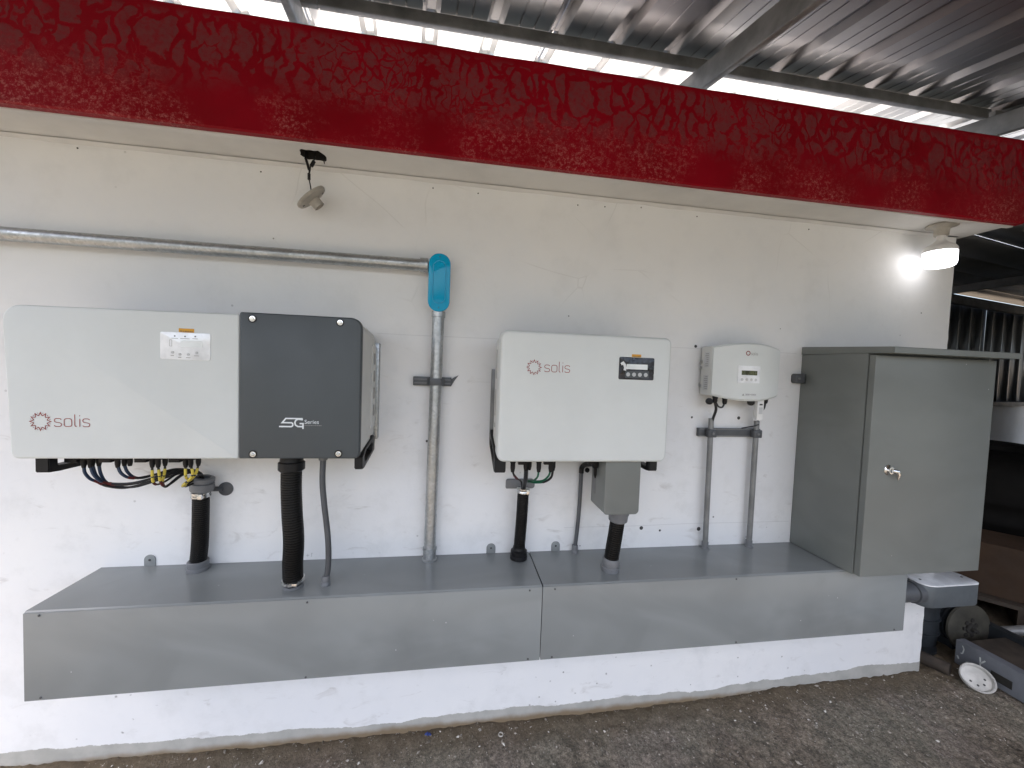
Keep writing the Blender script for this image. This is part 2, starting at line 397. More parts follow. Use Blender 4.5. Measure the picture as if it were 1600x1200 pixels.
# ------------------------------------------------------------------ ground
def gz(x, y):
    z = .042*ss(.7, 2.4, x)*ss(-1.2, -.1, y) + .028*ss(-.5, -1.6, x)*ss(-1.2, -.1, y)
    if -6 < x < 6 and -3 < y < 3:
        z += .010*noise.noise((x*2.1, y*2.1, 3.1)) + .007*noise.noise((x*7, y*7, 1.7)) + .0065*noise.noise((x*21, y*17, 5)) + .0055*noise.noise((x*48, y*42, 9))
        z *= 1
        z += .006*ss(.05, .0, abs(y+.015))*(1+noise.noise((x*9, 0, 4)))
    return z
def axis(lo, a, b_, hi, fine):
    out = []; x = a
    while x <= b_: out.append(x); x += fine
    s = fine; x = out[-1]
    while x < hi: s *= 1.35; x += s; out.append(min(x, hi))
    s = fine; x = a; pre = []
    while x > lo: s *= 1.35; x -= s; pre.append(max(x, lo))
    return pre[::-1]+out
xs = axis(-120, -1.7, 3.1, 120, .011); ys = axis(-120, -.75, .35, 120, .011)
verts = [(x, y, gz(x, y)) for y in ys for x in xs]; nx = len(xs)
faces = [(j*nx+i, j*nx+i+1, (j+1)*nx+i+1, (j+1)*nx+i) for j in range(len(ys)-1) for i in range(nx-1)]
me = bpy.data.meshes.new('ground'); me.from_pydata(verts, [], faces); me.polygons.foreach_set('use_smooth', [True]*len(faces)); me.materials.append(M['floor'])
g = bpy.data.objects.new('ground', me); COL.objects.link(g); tag(g, None, None, kind='structure')

# ------------------------------------------------------------------ the white room with its red roof beam
WR = 2.475; SOF = 2.282; BT = 2.648; BF = -.205; BR = 2.515; XL = -3.4
room = thing('utility_room', 'whitewashed equipment room wall under a wide red painted roof beam', 'building', (0, .1, 0))
bm = BM()
zz = [-.06 + i*(SOF+.06)/70 for i in range(71)]
edge = [WR + .004*noise.noise((z*6, 1, 2)) + .003*noise.noise((z*25, 5, 2)) - .012*max(0, noise.noise((z*11, 3, 8))-.25) - .006*ss(.75, .3, z) for z in zz]
rings = []
for z, e in zip(zz, edge):
    rings.append([(XL, 0, z), (e-.010, 0, z), (e, .007, z), (WR, .15, z), (XL, .15, z)])
loft(bm, rings); obj('wall', bm, 'wall', room)
bm = BM(); box(bm, WR-.15, WR-.002, .152, 3.0, -.06, SOF-.002); obj('side_wall', bm, 'wall', room)
bm = BM(); box(bm, XL, WR-.152, 2.85, 3.0, -.06, SOF-.002); obj('back_wall', bm, 'wall', room)
# beam: origin at its bottom edge so that the paint reads height above it
fas = bpy.data.objects.new('roof_beam', None)
bm = BM(); n = 150
pr = []
for i in range(n+1):
    x = XL + (BR-XL)*i/n
    wb = .0035*noise.noise((x*5, 0, 3))+.002*noise.noise((x*19, 7, 3)); wt = .004*noise.noise((x*4, 9, 3)); wf = .003*noise.noise((x*3, 2, 2))
    pr.append([(x, BF+wf, SOF+wb+.004), (x, BF+.006+wf, SOF+wb-.001), (x, BF+.03, SOF), (x, BF+.03, BT-.004), (x, BF+.008+wf, BT+wt), (x, BF+wf, BT-.008+wt)])
loft(bm, pr)
ro = bpy.data.objects.new('roof_beam', bpy.data.meshes.new('roof_beam'))
bmesh.ops.recalc_face_normals(bm, faces=bm.faces); bmesh.ops.translate(bm, verts=bm.verts, vec=(0, -.1, -SOF-0)); bm.to_mesh(ro.data); bm.free()
ro.data.polygons.foreach_set('use_smooth', [True]*len(ro.data.polygons)); ro.data.set_sharp_from_angle(angle=R(38)); ro.data.materials.append(M['red'])
COL.objects.link(ro); ro.parent = room; ro.location = (0, 0, SOF); ro['label'] = 'deep red beam face with pale blotched worn paint'
bpy.data.objects.remove(fas)
bm = BM(); box(bm, XL, BR-.003, BF+.032, 3.15, SOF+.09, BT-.01, .004); obj('roof_slab', bm, 'concrete', room)
# soffit plate with the open ceiling box
HX, HY, HR = -.52, -.083, .038
bm = BM(); y0, y1 = BF+.032, -.001; zs = SOF+.006
hx0, hx1 = HX-.08, HX+.08
def quadz(bm, x0, x1, y0, y1, z): bm.faces.new([bm.verts.new(p) for p in ((x0, y0, z), (x0, y1, z), (x1, y1, z), (x1, y0, z))])
quadz(bm, XL, hx0, y0, y1, zs); quadz(bm, hx1, BR-.003, y0, y1, zs); quadz(bm, WR+.003, BR-.003, y1, 3.1, zs)
inn, out = [], []
for k in range(24):
    a = 2*math.pi*(k+.5)/24; c, s = math.cos(a), math.sin(a)
    t = min(((hx1-HX) if c > 0 else (hx0-HX))/c if abs(c) > 1e-6 else 9, ((y1-HY) if s > 0 else (y0-HY))/s if abs(s) > 1e-6 else 9)
    rj = HR*(1+.16*noise.noise((c*2, s*2, 1)))*(1.15 if abs(c) > .5 else .9)
    inn.append(bm.verts.new((HX+rj*c, HY+rj*s, zs))); out.append(bm.verts.new((HX+t*c, HY+t*s, zs)))
up = [bm.verts.new(v.co+Vector((0, 0, .05))) for v in inn]
for k in range(24):
    j = (k+1) % 24
    bm.faces.new((inn[k], inn[j], out[j], out[k])); bm.faces.new((inn[k], up[k], up[j], inn[j]))
bm.faces.new(up)
so = obj('soffit', bm, 'soffit', room, recalc=False); so.data.materials.append(M['hole'])
for p in so.data.polygons:
    if p.center.z > SOF+.01: p.material_index = 1
bm = BM(); box(bm, XL, BR-.006, BF+.0315, BF+.052, SOF-.004, SOF+.0055, .001); obj('drip_edge', bm, 'soffit', room)
bm = BM(); xs_ = [XL+i*.04 for i in range(int((WR-XL)/.04))]
loft(bm, [[(x, -.012-.003*noise.noise((x*8, 1, 1)), SOF+.003), (x, -.006, SOF-.004+.002*noise.noise((x*9, 3, 1))), (x, .0015, SOF-.009-.005*noise.noise((x*7, 5, 1))), (x, .0015, SOF+.003)] for x in xs_]); obj('plaster_fillet', bm, 'soffit', room)
for x, z in ((-1.32, -.02), (-.73, -.035), (-.10, -.028), (.08, -.03), (.50, -.035), (.62, -.03), (1.05, -.03), (1.62, -.035)):
    bm = BM(); lathe(bm, [(.0026, 0), (.0024, .003), (.001, .004)], (x, .0005, SOF+z), (random.uniform(-.4, .4), -1, -.6), 7); obj('mud_speck', bm, 'hole', room)

bm = BM()
for p_ in (((-.552, .778), (-.540, .778)), ((-.546, .784), (-.546, .772)), ((-.532, .772), (-.532, .786), (-.527, .786))): ribbon(bm, p_, .0011, -.0006)
obj('pencil_mark', bm, 'print_grey', room, recalc=False)['kind'] = 'stuff'
# ------------------------------------------------------------------ steel canopy above
RS, RX = .138, -.11          # rise per metre of depth, skew of the ribs
canopy = thing('steel_canopy', 'corrugated bare metal canopy roof on steel tube rafters above the red beam', 'canopy', (0, 0, 2.93))
CY0, CY1 = -2.45, .30
def rz(y): return 2.929+RS*y
def profile():
    half = .1258
    # pan from rib to rib, two small stiffeners
    p = [(-half, .028), (-half+.016, .028), (-half+.034, 0)]
    for c in (-.03, .03): p += [(c-.004, 0), (c-.0015, .002), (c+.0015, .002), (c+.004, 0)]
    p += [(half-.034, 0), (half-.016, .028), (half, .028)]
    return p
PITCH = .2516; R0 = .379
def sheet_mesh(x_first, nrib, ysamp):
    bm = BM(); row = []
    for k in range(nrib):
        for (dx, dz) in profile()[(0 if k == 0 else 1):]: row.append((x_first+PITCH*(k+.5)+dx, dz))
    loft(bm, [[(x+RX*y, y, rz(y)+dz) for x, dz in row] for y in ysamp], False, False, closed=False)
    return bm
k = -12
while k < 23:
    for ysamp, m_ in (([CY0, -1.6, -.8, -.4, -.2, .03], 'sheet'), ([.015, .1, .2, CY1], 'lit_sheet')):      # sheets lap over the purlin; back run coloured paler to brighten the gap
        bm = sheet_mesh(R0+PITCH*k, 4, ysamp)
        bmesh.ops.translate(bm, verts=bm.verts, vec=(0, 0, .0012*((k//4) % 2)+(.0025 if m_ == 'lit_sheet' else 0)))
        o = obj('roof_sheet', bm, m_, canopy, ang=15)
        sm_ = o.modifiers.new('thickness', 'SOLIDIFY'); sm_.thickness = .0006; sm_.offset = 1
    k += 4
def ybeam(name, xa, w_, ya, yb, ztop, h, m='roof_steel'):
    """box tube running along the ribs; xa is its left face at y=0, ztop its top at y=0"""
    bm = BM(); rr_ = .006
    sec = rrect(0, w_, -h, 0, rr_, 3)
    loft(bm, [[(xa+RX*y+sx, y, ztop+RS*y+sz) for sx, sz in sec] for y in (ya, -.6, 0, yb)]); return obj(name, bm, m, canopy)
for y in (0.0, -1.15, -2.3):
    for xa, xb in ((-2.75, -.545), (-.54, 2.60), (2.64, 5.7)):
        bm = BM(); zt = rz(y)-.001; sec = rrect(0, .026, -.047, 0, .004, 3)
        loft(bm, [[(x, y+sy, zt+sz+RS*sy*.0) for sy, sz in sec] for x in (xa, xb)]); obj('purlin', bm, 'roof_steel', canopy)
for xa in (-.625, .995, 2.55):
    ybeam('rafter', xa, .03, -2.4, .28, 2.866, .10)
for xa in (-2.6, 4.2): ybeam('rafter', xa, .03, -2.4, .28, 2.866, .10)
for xp in (-.60, 1.02, 2.50):
    bm = BM(); box(bm, xp-.02, xp+.02, .20, .24, BT-.012, 2.866+RS*.2-.1+.004, .003); obj('stub_post', bm, 'steel', canopy)
for xp in (-2.6, 4.2):
    bm = BM(); zt = 2.866+RS*(-1.75)-.1; box(bm, xp+.20, xp+.26, -1.78, -1.72, -.05, zt+.004, .004); obj('post', bm, 'steel', canopy)

# ------------------------------------------------------------------ shed beyond the wall end
CD = Vector((.981, .194, 0)).normalized(); CN = Vector((.194, -.981, 0)).normalized()   # along the wall, towards the camera
S0 = Vector((5.593, 2.0, 0))
shed = thing('metal_shed', 'dark corrugated shed wall and roof beyond the right end of the white wall', 'shed', (S0.x, S0.y, 0))
def sp(a, n_, z): return S0+CD*a+CN*n_+Vector((0, 0, z))
bm = BM(); pr = []
def quadbox(bm, a0, a1, n0, n1, z0, z1):
    loft(bm, [[sp(a, n0, z0), sp(a, n1, z0), sp(a, n1, z1), sp(a, n0, z1)] for a in (a0, a1)])
quadbox(bm, -3.2, 5, -.12, 0, -.05, 1.30); obj('low_wall', bm, 'shed_white', shed)
for kk in range(8):
    bm = BM(); row = []
    for r_ in range(4):
        a = -3.2+(kk*4+r_)*.25
        row += [(a, .0), (a+.05, .0), (a+.065, .028), (a+.10, .028), (a+.115, 0)] + [(a+.18, 0), (a+.183, .004), (a+.187, 0)]
    row.append((a+.25, 0))
    loft(bm, [[sp(q, -.03-.002*(kk % 2)+dn, z) for q, dn in row] for z in (1.31, 2.50)], False, False, False)
    o = obj('cladding_sheet', bm, 'shed_sheet', shed, ang=15); o.modifiers.new('thickness', 'SOLIDIFY').thickness = .0008
bm = BM(); box(bm, 7.3, 7.42, -2.2, 2.05, -.05, 2.45); obj('end_light_blocker', bm, 'shed_white', shed)  # added out of view to block light from the right
bm = BM(); box(bm, 3.5, 7.28, -1.42, -1.30, -.05, 2.45); obj('front_light_blocker', bm, 'shed_white', shed)  # unseen wall added to keep front light off the right background
bm = BM(); quadbox(bm, -3.2, 5, .005, .06, 1.305, 1.355); obj('bottom_rail', bm, 'steel_dark', shed)
bm = BM(); quadbox(bm, -3.2, 5, .005, .06, 2.45, 2.545); obj('top_rail', bm, 'steel_dark', shed)
for kk in range(5):
    bm = BM(); row = []
    for r_ in range(4):
        a = -.12+(kk*4+r_)*.25; row += [(a, 0), (a+.17, 0), (a+.19, .026), (a+.215, .026), (a+.235, 0)]
    row.append((a+.25, 0))
    loft(bm, [[sp(q, nn, 2.63+.03*nn+dz+.0015*(kk % 2)) for nn, dz in row] for q in (-2.95+ .0, 5)], False, False, False)
    bmesh.ops.delete(bm, geom=[], context='VERTS')
    o = obj('shed_roof_sheet', bm, 'shed_sheet', shed, ang=15); o.modifiers.new('thickness', 'SOLIDIFY').thickness = .0008
for a in (-.2, 1.6, 3.4):
    bm = BM(); loft(bm, [[sp(a, nn, 2.55+.03*nn), sp(a+.06, nn, 2.55+.03*nn), sp(a+.06, nn, 2.625+.03*nn), sp(a, nn, 2.625+.03*nn)] for nn in (.0, 4.8)]); obj('shed_rafter', bm, 'steel_dark', shed)

# ------------------------------------------------------------------ lettering and logos
GL = {'s': ([[(.74, .84), (.68, .95), (.55, 1), (.2, 1), (.06, .93), (0, .8), (0, .7), (.07, .58), (.2, .53), (.56, .47), (.7, .41), (.76, .3), (.76, .2), (.70, .06), (.56, 0), (.18, 0), (.06, .05), (0, .16)]], .76),
      'o': ([[(.22, 0), (.6, 0), (.74, .06), (.82, .22), (.82, .78), (.74, .94), (.6, 1), (.22, 1), (.08, .94), (0, .78), (0, .22), (.08, .06), (.22, 0)]], .82),
      'l': ([[(.02, 1.55), (.02, .2), (.08, .05), (.2, 0), (.24, 0)]], .24), 'i': ([[(.03, 1), (.03, 0)], [(.03, 1.32), (.03, 1.45)]], .06)}
def word(bm, x, z, h, y, wd, txt='solis'):
    for ch in txt:
        strokes, w_ = GL[ch]
        for s in strokes: ribbon(bm, [(x+px*h, z+pz*h) for px, pz in s], wd, y)
        x += (w_+.30)*h
def sunburst(bm, cx, cz, r, y, wd):
    n = 12
    for k in range(n):
        a = 2*math.pi*k/n+math.pi/2; q = 2*math.pi/n
        P = lambda rad, an: (cx+rad*math.cos(an), cz+rad*math.sin(an))
        ribbon(bm, [P(r*.66, a-q*.52), P(r*.74, a-q*.3), P(r*1.0, a), P(r*.74, a+q*.3), P(r*.64, a+q*.5)], wd, y)
        ribbon(bm, [P(r*.9, a+q*.44), P(r*.98, a+q*.52)], wd*.8, y)
def text_mesh(name, txt, size, x, y, z, m, parent):
    cu = bpy.data.curves.new(name, 'FONT'); cu.body = txt; cu.size = size; cu.resolution_u = 3
    t = bpy.data.objects.new('tmp', cu); COL.objects.link(t)
    me = bpy.data.meshes.new_from_object(t.evaluated_get(bpy.context.evaluated_depsgraph_get())); bpy.data.objects.remove(t)
    off = wloc(parent)
    for v in me.vertices: v.co = Vector((x+v.co.x, y, z+v.co.y))-off
    me.materials.clear(); me.materials.append(M[m]); o = bpy.data.objects.new(name, me); COL.objects.link(o); o.parent = parent; return o
def screw(parent, x, y, z, r=.005, m='chrome', dark=False):
    bm = BM(); lathe(bm, [(r*1.7, 0), (r*1.7, .0012), (r, .0015), (r, .004), (r*.75, .0052), (r*.35, .0052), (r*.3, .0035)], (x, y, z), (0, -1, 0), 14)
    o = obj('screw', bm, m, parent)
    if dark:
        bm = BM(); lathe(bm, [(r*2.2, 0), (r*2.2, .0008), (r*1.5, .0009)], (x, y+.0002, z), (0, -1, 0), 14); obj('washer', bm, 'black', o)
    return o
def handle(parent, x0, x1, prof):
    """side carrying handle: outline in y,z with a window, pulled from x0 to x1"""
    bm = BM(); outer = prof; cx = sum(p[0] for p in prof)/len(prof); cz = sum(p[1] for p in prof)/len(prof)
    inner = [(cx+(p[0]-cx)*.62, cz+(p[1]-cz)*.48) for p in prof]; n = len(prof)
    vo = [[bm.verts.new((x, *p)) for p in outer] for x in (x0, x1)]; vi = [[bm.verts.new((x, *p)) for p in inner] for x in (x0, x1)]
    for i in range(n):
        j = (i+1) % n
        bm.faces.new((vo[0][i], vo[0][j], vo[1][j], vo[1][i])); bm.faces.new((vi[0][i], vi[1][i], vi[1][j], vi[0][j]))
        for s in (0, 1): bm.faces.new((vo[s][i], vi[s][i], vi[s][j], vo[s][j]))
    bmesh.ops.recalc_face_normals(bm, faces=bm.faces)
    bmesh.ops.bevel(bm, geom=list(bm.edges), offset=.0025, segments=2, affect='EDGES'); return obj('handle', bm, 'black', parent)

# ------------------------------------------------------------------ large two-tone inverter
YF = -.28; Z0, Z1 = 1.231, 1.692; XA, XS, XB = -1.282, -.6615, -.296
inv = thing('large_inverter', 'wide solar inverter, white left cover and dark grey wiring cover on right', 'inverter', (-.79, -.03, Z0))
bm = BM(); prism(bm, rrect(XA+.03, XB-.004, Z0+.03, Z1-.012, (.03, .02, .05, .03)), -.035, -.135, .006); obj('heatsink_housing', bm, 'inv_side', inv)
bm = BM(); prism(bm, rrect(XA+.012, XB, Z0+.006, Z1-.010, (.02, .02, .045, .03)), -.12, -.262, .004); obj('body', bm, 'inv_side', inv)
# white cover, its left edge bowed
pts = rrect(XA, XS+.001, Z0, Z1-.006, (.018, .006, .008, .045), 6)
pts = [(x + (.016*ss(.35, 0, (z-Z0)/(Z1-Z0)) if x < XA+.1 else 0), z + (.0 if x > -1 else -.006*ss(-.9, -1.25, x)*(1 if z > 1.5 else 0))) for x, z in pts]
bm = BM(); prism(bm, pts, -.235, YF, .006, 4); cov = obj('front_cover', bm, 'inv_white', inv)
bm = BM(); sunburst(bm, -1.190, 1.342, .0265, YF-.0006, .0021); obj('sun_logo', bm, 'logo_red', cov, recalc=False)
bm = BM(); word(bm, -1.155, 1.328, .0235, YF-.0006, .0021); obj('lettering', bm, 'logo_red', cov, recalc=False)
pts = rrect(XS+.002, XB, Z0+.001, Z1+.001, (.006, .016, .034, .006), 6)
bm = BM(); prism(bm, pts, -.262, YF-.002, .006, 4); wc = obj('wiring_cover', bm, 'inv_dark', inv)
for x, z in ((-.622, 1.673), (-.363, 1.675), (-.617, 1.247), (-.361, 1.249)): 
    s_ = screw(wc, x, YF-.0022, z, .0052)
    bm = BM(); lathe(bm, [(.0125, 0), (.0125, .0008), (.009, .0009)], (x, YF-.0021, z), (0, -1, 0), 18); obj('recess', bm, 'black', wc)
# printed mark on the dark cover
def c7(u, v): return (-.5668+u*.0001194, 1.3965-v*.0001325+.017)
bm = BM(); yy = YF-.0027
ribbon(bm, [c7(*p) for p in ((800, 385), (380, 385), (290, 488), (520, 488), (550, 505), (556, 540), (545, 570), (510, 582), (215, 582))], .0044, yy)
ribbon(bm, [c7(*p) for p in ((805, 410), (690, 398), (630, 425), (606, 480), (620, 540), (680, 578), (800, 580))], .0046, yy-.0002)
ribbon(bm, [c7(*p) for p in ((725, 505), (812, 505), (812, 636))], .0046, yy-.0004)
obj('mark', bm, 'print_white', wc, recalc=False)
text_mesh('lettering', 'Series', .0185, *((c7(842, 512)[0]), yy, c7(842, 508)[1]), 'print_white', wc)
bm = BM()
x = c7(845, 550)[0]
while x < c7(1275, 550)[0]:
    l = random.uniform(.002, .005); ribbon(bm, [(x, c7(0, 550)[1]), (x+l, c7(0, 550)[1])], .0018, yy); x += l+.0012
obj('small_print', bm, 'print_grey', wc, recalc=False)
def display(parent, x0, x1, z0, z1, y, film, scr, scrm, btns, leds=(), br=.004, r=.006):
    bm = BM(); prism(bm, rrect(x0, x1, z0, z1, r, 4), y+.0005, y-.0016, .0008, 2); p = obj('display_panel', bm, film, parent)
    bm = BM(); prism(bm, rrect(*scr, .0015, 2), y-.001, y-.0022, .0003, 1); obj('screen', bm, scrm, p)
    for bx, bz in btns:
        bm = BM(); lathe(bm, [(br, 0), (br, .0012), (br*.8, .0016), (br*.55, .0016), (br*.5, .0008)], (bx, y-.0014, bz), (0, -1, 0), 16); obj('button', bm, 'button', p)
    for lx, lz in leds:
        bm = BM(); lathe(bm, [(.0022, 0), (.0022, .0006), (.001, .0009)], (lx, y-.0015, lz), (0, -1, 0), 10); obj('indicator', bm, 'print_dark', p)
    return p
p = display(inv, -.878, -.740, 1.538, 1.621, YF, 'silver', (-.822, -.762, 1.577, 1.597), 'lcd', ((-.844, 1.559), (-.824, 1.554), (-.801, 1.554), (-.778, 1.560)), ((-.838, 1.609), (-.810, 1.609), (-.782, 1.610)))
bm = BM()
for x0, x1, z in ((-.847, -.829, 1.602), (-.823, -.797, 1.602), (-.790, -.775, 1.603), (-.849, -.840, 1.5495), (-.829, -.820, 1.5445), (-.807, -.795, 1.5445), (-.785, -.771, 1.551)): ribbon(bm, [(x0, z), (x1, z)], .0018, YF-.0019)
obj('small_print', bm, 'print_grey', p, recalc=False)['kind'] = 'stuff'
bm = BM(); ribbon(bm, [(-.852, 1.597), (-.846, 1.597), (-.846, 1.578), (-.852, 1.578), (-.852, 1.597)], .001, YF-.0019); obj('bar_icon', bm, 'print_grey', p, recalc=False)
def sticker(parent, x0, x1, z0, z1, y):
    bm = BM(); box(bm, x0, x1, y-.0008, y+.0006, z0, z1); s = obj('warning_sticker', bm, 'orange', parent)
    bm = BM(); x = x0+.003
    while x < x1-.005:
        l = random.uniform(.003, .007); ribbon(bm, [(x, z0+.003), (min(x+l, x1-.002), z0+.003)], .0022, y-.0011); x += l+.0015
    obj('small_print', bm, 'print_dark', s, recalc=False)
sticker(inv, -.828, -.786, 1.6215, 1.633, YF)
# cooling fins and slotted bracket seen on the right flank
bm = BM(); box(bm, XB-.03, XB+.004, -.118, -.055, Z0+.075, Z1-.075, .004); fl = obj('side_vent', bm, 'inv_side', inv)
for k in range(4):
    bm = BM(); z = Z0+.12+k*.064; prism(bm, rrect(-.100, -.075, z, z+.042, .008, 3), XB-.02, XB+.0055, 0)
    for v in bm.verts: v.co = Vector((v.co.y, v.co.x, v.co.z))
    obj('slot', bm, 'print_grey', fl)
bm = BM(); box(bm, XB-.12, XB+.010, -.034, -.001, Z0+.02, Z1-.065, .003); obj('mounting_bracket', bm, 'galv', inv)
bm = BM(); box(bm, XA+.06, XA+.2, -.034, -.001, Z0+.02, Z1-.065, .003); obj('mounting_bracket', bm, 'galv', inv)
hp = [(-.262, 1.232), (-.262, 1.192), (-.235, 1.187), (-.062, 1.214), (-.055, 1.262), (-.075, 1.275), (-.225, 1.255)]
handle(inv, XB-.020, XB+.006, hp)
hp2 = [(-.250, 1.236), (-.250, 1.182), (-.215, 1.178), (-.10, 1.175), (-.085, 1.215), (-.10, 1.245), (-.22, 1.245)]
handle(inv, XA+.048, XA+.085, hp2)
def plug(parent, x, y, z0, z1, r=.0085, name='connector'):
    bm = BM(); lathe(bm, [(r*.8, 0), (r, .002), (r, (z0-z1)*.45), (r*.86, (z0-z1)*.5), (r*.86, (z0-z1)*.78), (r*.6, (z0-z1))], (x, y, z0), (0, 0, -1), 12); return obj(name, bm, 'black', parent)
for gx, ks in ((-1.147, ((0, -.2), (.018, -.2), (.008, -.18), (.026, -.18))), (-1.053, ((0, -.2), (.004, -.18), (.02, -.18))), (-.955, ((0, -.2), (.017, -.2), (.024, -.18))), (-.858, ((0, -.2), (.015, -.2), (.026, -.18)))):
    for dx, y in ks: plug(inv, gx+dx, y, Z0+.008, 1.184)
    bm = BM(); box(bm, gx-.042, gx-.008, -.215, -.185, 1.203, Z0+.008, .003); obj('switch_lever', bm, 'black', inv)
    bm = BM(); box(bm, gx-.012, gx+.036, -.215, -.165, 1.212, Z0+.008, .003); obj('connector_block', bm, 'black', inv)

# ------------------------------------------------------------------ cables of the large inverter, each its own
def cable(label, pts, m, r=.0036, cat='cable', bands=(), group=None, name='cable'):
    pts = smoothpath(pts, 7); n = len(pts)
    c = thing(name, label, cat, tuple(pts[0]), group)
    cuts = [0.]+[b_[0] for b_ in bands for _ in (0,)]
    bm = BM(); tube(bm, pts, r, 8); obj('sheath', bm, m, c)
    for f0, f1, bmn, nm in bands:
        i0, i1 = int(f0*(n-1)), max(int(f0*(n-1))+1, int(f1*(n-1)))
        bm = BM(); tube(bm, pts[i0:i1+1], r*1.22, 8); obj(nm, bm, bmn, c)
    return c
B = [
 [(-1.147,-.2,1.188),(-1.144,-.2,1.167),(-1.138,-.19,1.145),(-1.126,-.18,1.132),(-1.105,-.17,1.114),(-1.061,-.15,1.103),(-.999,-.13,1.122),(-.949,-.1,1.14),(-.907,-.07,1.134),(-.892,-.055,1.10)],
 [(-1.129,-.2,1.189),(-1.121,-.2,1.163),(-1.111,-.19,1.139),(-1.101,-.17,1.124),(-1.051,-.15,1.118),(-.989,-.13,1.133),(-.939,-.1,1.147),(-.906,-.06,1.134),(-.893,-.05,1.1)],
 [(-1.139,-.18,1.187),(-1.13,-.18,1.155),(-1.12,-.17,1.131),(-1.1,-.16,1.117),(-1.049,-.14,1.113),(-.986,-.12,1.135),(-.936,-.09,1.147),(-.904,-.05,1.126),(-.891,-.05,1.098)],
 [(-1.121,-.18,1.187),(-1.117,-.18,1.161),(-1.112,-.17,1.131),(-1.102,-.15,1.11),(-1.049,-.14,1.102),(-.986,-.12,1.121),(-.936,-.09,1.135),(-.908,-.05,1.122),(-.891,-.05,1.093)],
 [(-1.053,-.2,1.188),(-1.044,-.2,1.166),(-1.032,-.19,1.149),(-1.018,-.17,1.141),(-.992,-.14,1.143),(-.949,-.1,1.152),(-.906,-.06,1.129),(-.887,-.05,1.098)],
 [(-1.049,-.18,1.187),(-1.041,-.18,1.165),(-1.031,-.17,1.145),(-1.012,-.16,1.138),(-.989,-.13,1.142),(-.946,-.09,1.144),(-.908,-.05,1.124),(-.887,-.05,1.093)]]
names = ['leftmost blue-ended cable under the large inverter, joining the sagging bundle', 'second blue-ended cable from left under the large inverter', 'third blue-ended cable from left under the large inverter', 'blue-ended cable hanging lowest in the bundle below the large inverter',
         'left of two blue-ended cables from the second connector of the large inverter', 'right of two blue-ended cables from the second connector of the large inverter']
for pts, l in zip(B, names): cable(l, pts, 'cable_black', bands=((0, .30, 'cable_blue', 'blue_sleeve'), (.30, .40, 'cable_red', 'red_tape')), group='cables below the large inverter')
Yc = [
 [(-.955,-.2,1.188),(-.955,-.2,1.159),(-.958,-.19,1.131),(-.96,-.17,1.119),(-.957,-.14,1.12),(-.935,-.1,1.14),(-.902,-.06,1.129),(-.889,-.05,1.098)],
 [(-.938,-.2,1.189),(-.935,-.2,1.161),(-.938,-.19,1.135),(-.941,-.17,1.112),(-.946,-.14,1.109),(-.929,-.1,1.133),(-.902,-.06,1.124),(-.887,-.05,1.093)],
 [(-.931,-.18,1.187),(-.933,-.18,1.158),(-.945,-.17,1.127),(-.944,-.16,1.107),(-.944,-.13,1.111),(-.925,-.09,1.133),(-.904,-.05,1.121),(-.887,-.05,1.093)],
 [(-.858,-.2,1.188),(-.858,-.2,1.159),(-.871,-.17,1.137),(-.883,-.12,1.125),(-.888,-.07,1.122),(-.887,-.05,1.093)],
 [(-.843,-.2,1.189),(-.837,-.2,1.167),(-.849,-.19,1.145),(-.88,-.17,1.12),(-.898,-.15,1.105),(-.909,-.11,1.1),(-.9,-.07,1.108),(-.891,-.05,1.093)],
 [(-.832,-.18,1.187),(-.838,-.18,1.162),(-.855,-.17,1.14),(-.887,-.15,1.116),(-.901,-.13,1.099),(-.905,-.09,1.096),(-.892,-.06,1.105),(-.885,-.05,1.09)]]
names = ['leftmost yellow-marked cable below the third connector of the large inverter', 'middle yellow-marked cable below the third connector of the large inverter', 'right yellow-marked cable below the third connector of the large inverter',
         'yellow-marked cable dropping straight from the fourth connector of the large inverter', 'yellow-marked cable looping in front of the grey conduit mouth', 'rightmost yellow-marked cable entering the grey conduit mouth']
for i, (pts, l) in enumerate(zip(Yc, names)):
    bs = ((.08, .17, 'yellow', 'yellow_marker'), (.20, .27, 'yellow', 'yellow_marker'), (.29, .40, 'cable_red', 'red_tape')) if i < 3 else ((.08, .20, 'yellow', 'yellow_marker'), (.24, .36, 'yellow', 'yellow_marker'), (.40, .52, 'yellow', 'yellow_marker'))
    cable(l, pts, 'cable_black', bands=bs, group='cables below the large inverter', r=.0034)

# ------------------------------------------------------------------ cable duct along the wall: two boxes end to end
DF, DT, DB = -.262, .760, .482
def duct(label, x0, x1, tabs, screws):
    t = thing('cable_duct', label, 'cable duct', ((x0+x1)/2, -.13, DB), 'painted steel cable ducts')
    bm = BM(); loft(bm, [[(x, -.001, DB), (x, DF+.004, DB), (x, DF+.002, DB+.002), (x, DF+.002, DT-.004), (x, DF+.006, DT), (x, -.001, DT)] for x in (x0, x1)]); obj('box', bm, 'duct', t)
    bm = BM(); prism(bm, rrect(x0-.001, x1+.001, DB-.001, DT-.0045, .001, 1), DF+.0015, DF-.0012, .0008, 2); obj('front_cover', bm, 'duct', t)
    for x, z in screws:
        bm = BM(); lathe(bm, [(.0034, 0), (.0034, .002), (.002, .003)], (x, DF-.001, z), (0, -1, 0), 8); obj('screw', bm, 'print_dark', t)
    for x in tabs:
        bm = BM(); prism(bm, rrect(x-.019, x+.019, DT-.002, DT+.042, (.001, .001, .018, .018), 5), -.0005, -.004, .0008, 2); tb = obj('mounting_tab', bm, 'duct', t)
        bm = BM(); lathe(bm, [(.0045, 0), (.0045, .001), (.003, .002)], (x, -.0039, DT+.023), (0, -1, 0), 10); obj('bolt', bm, 'print_dark', tb)
    return t
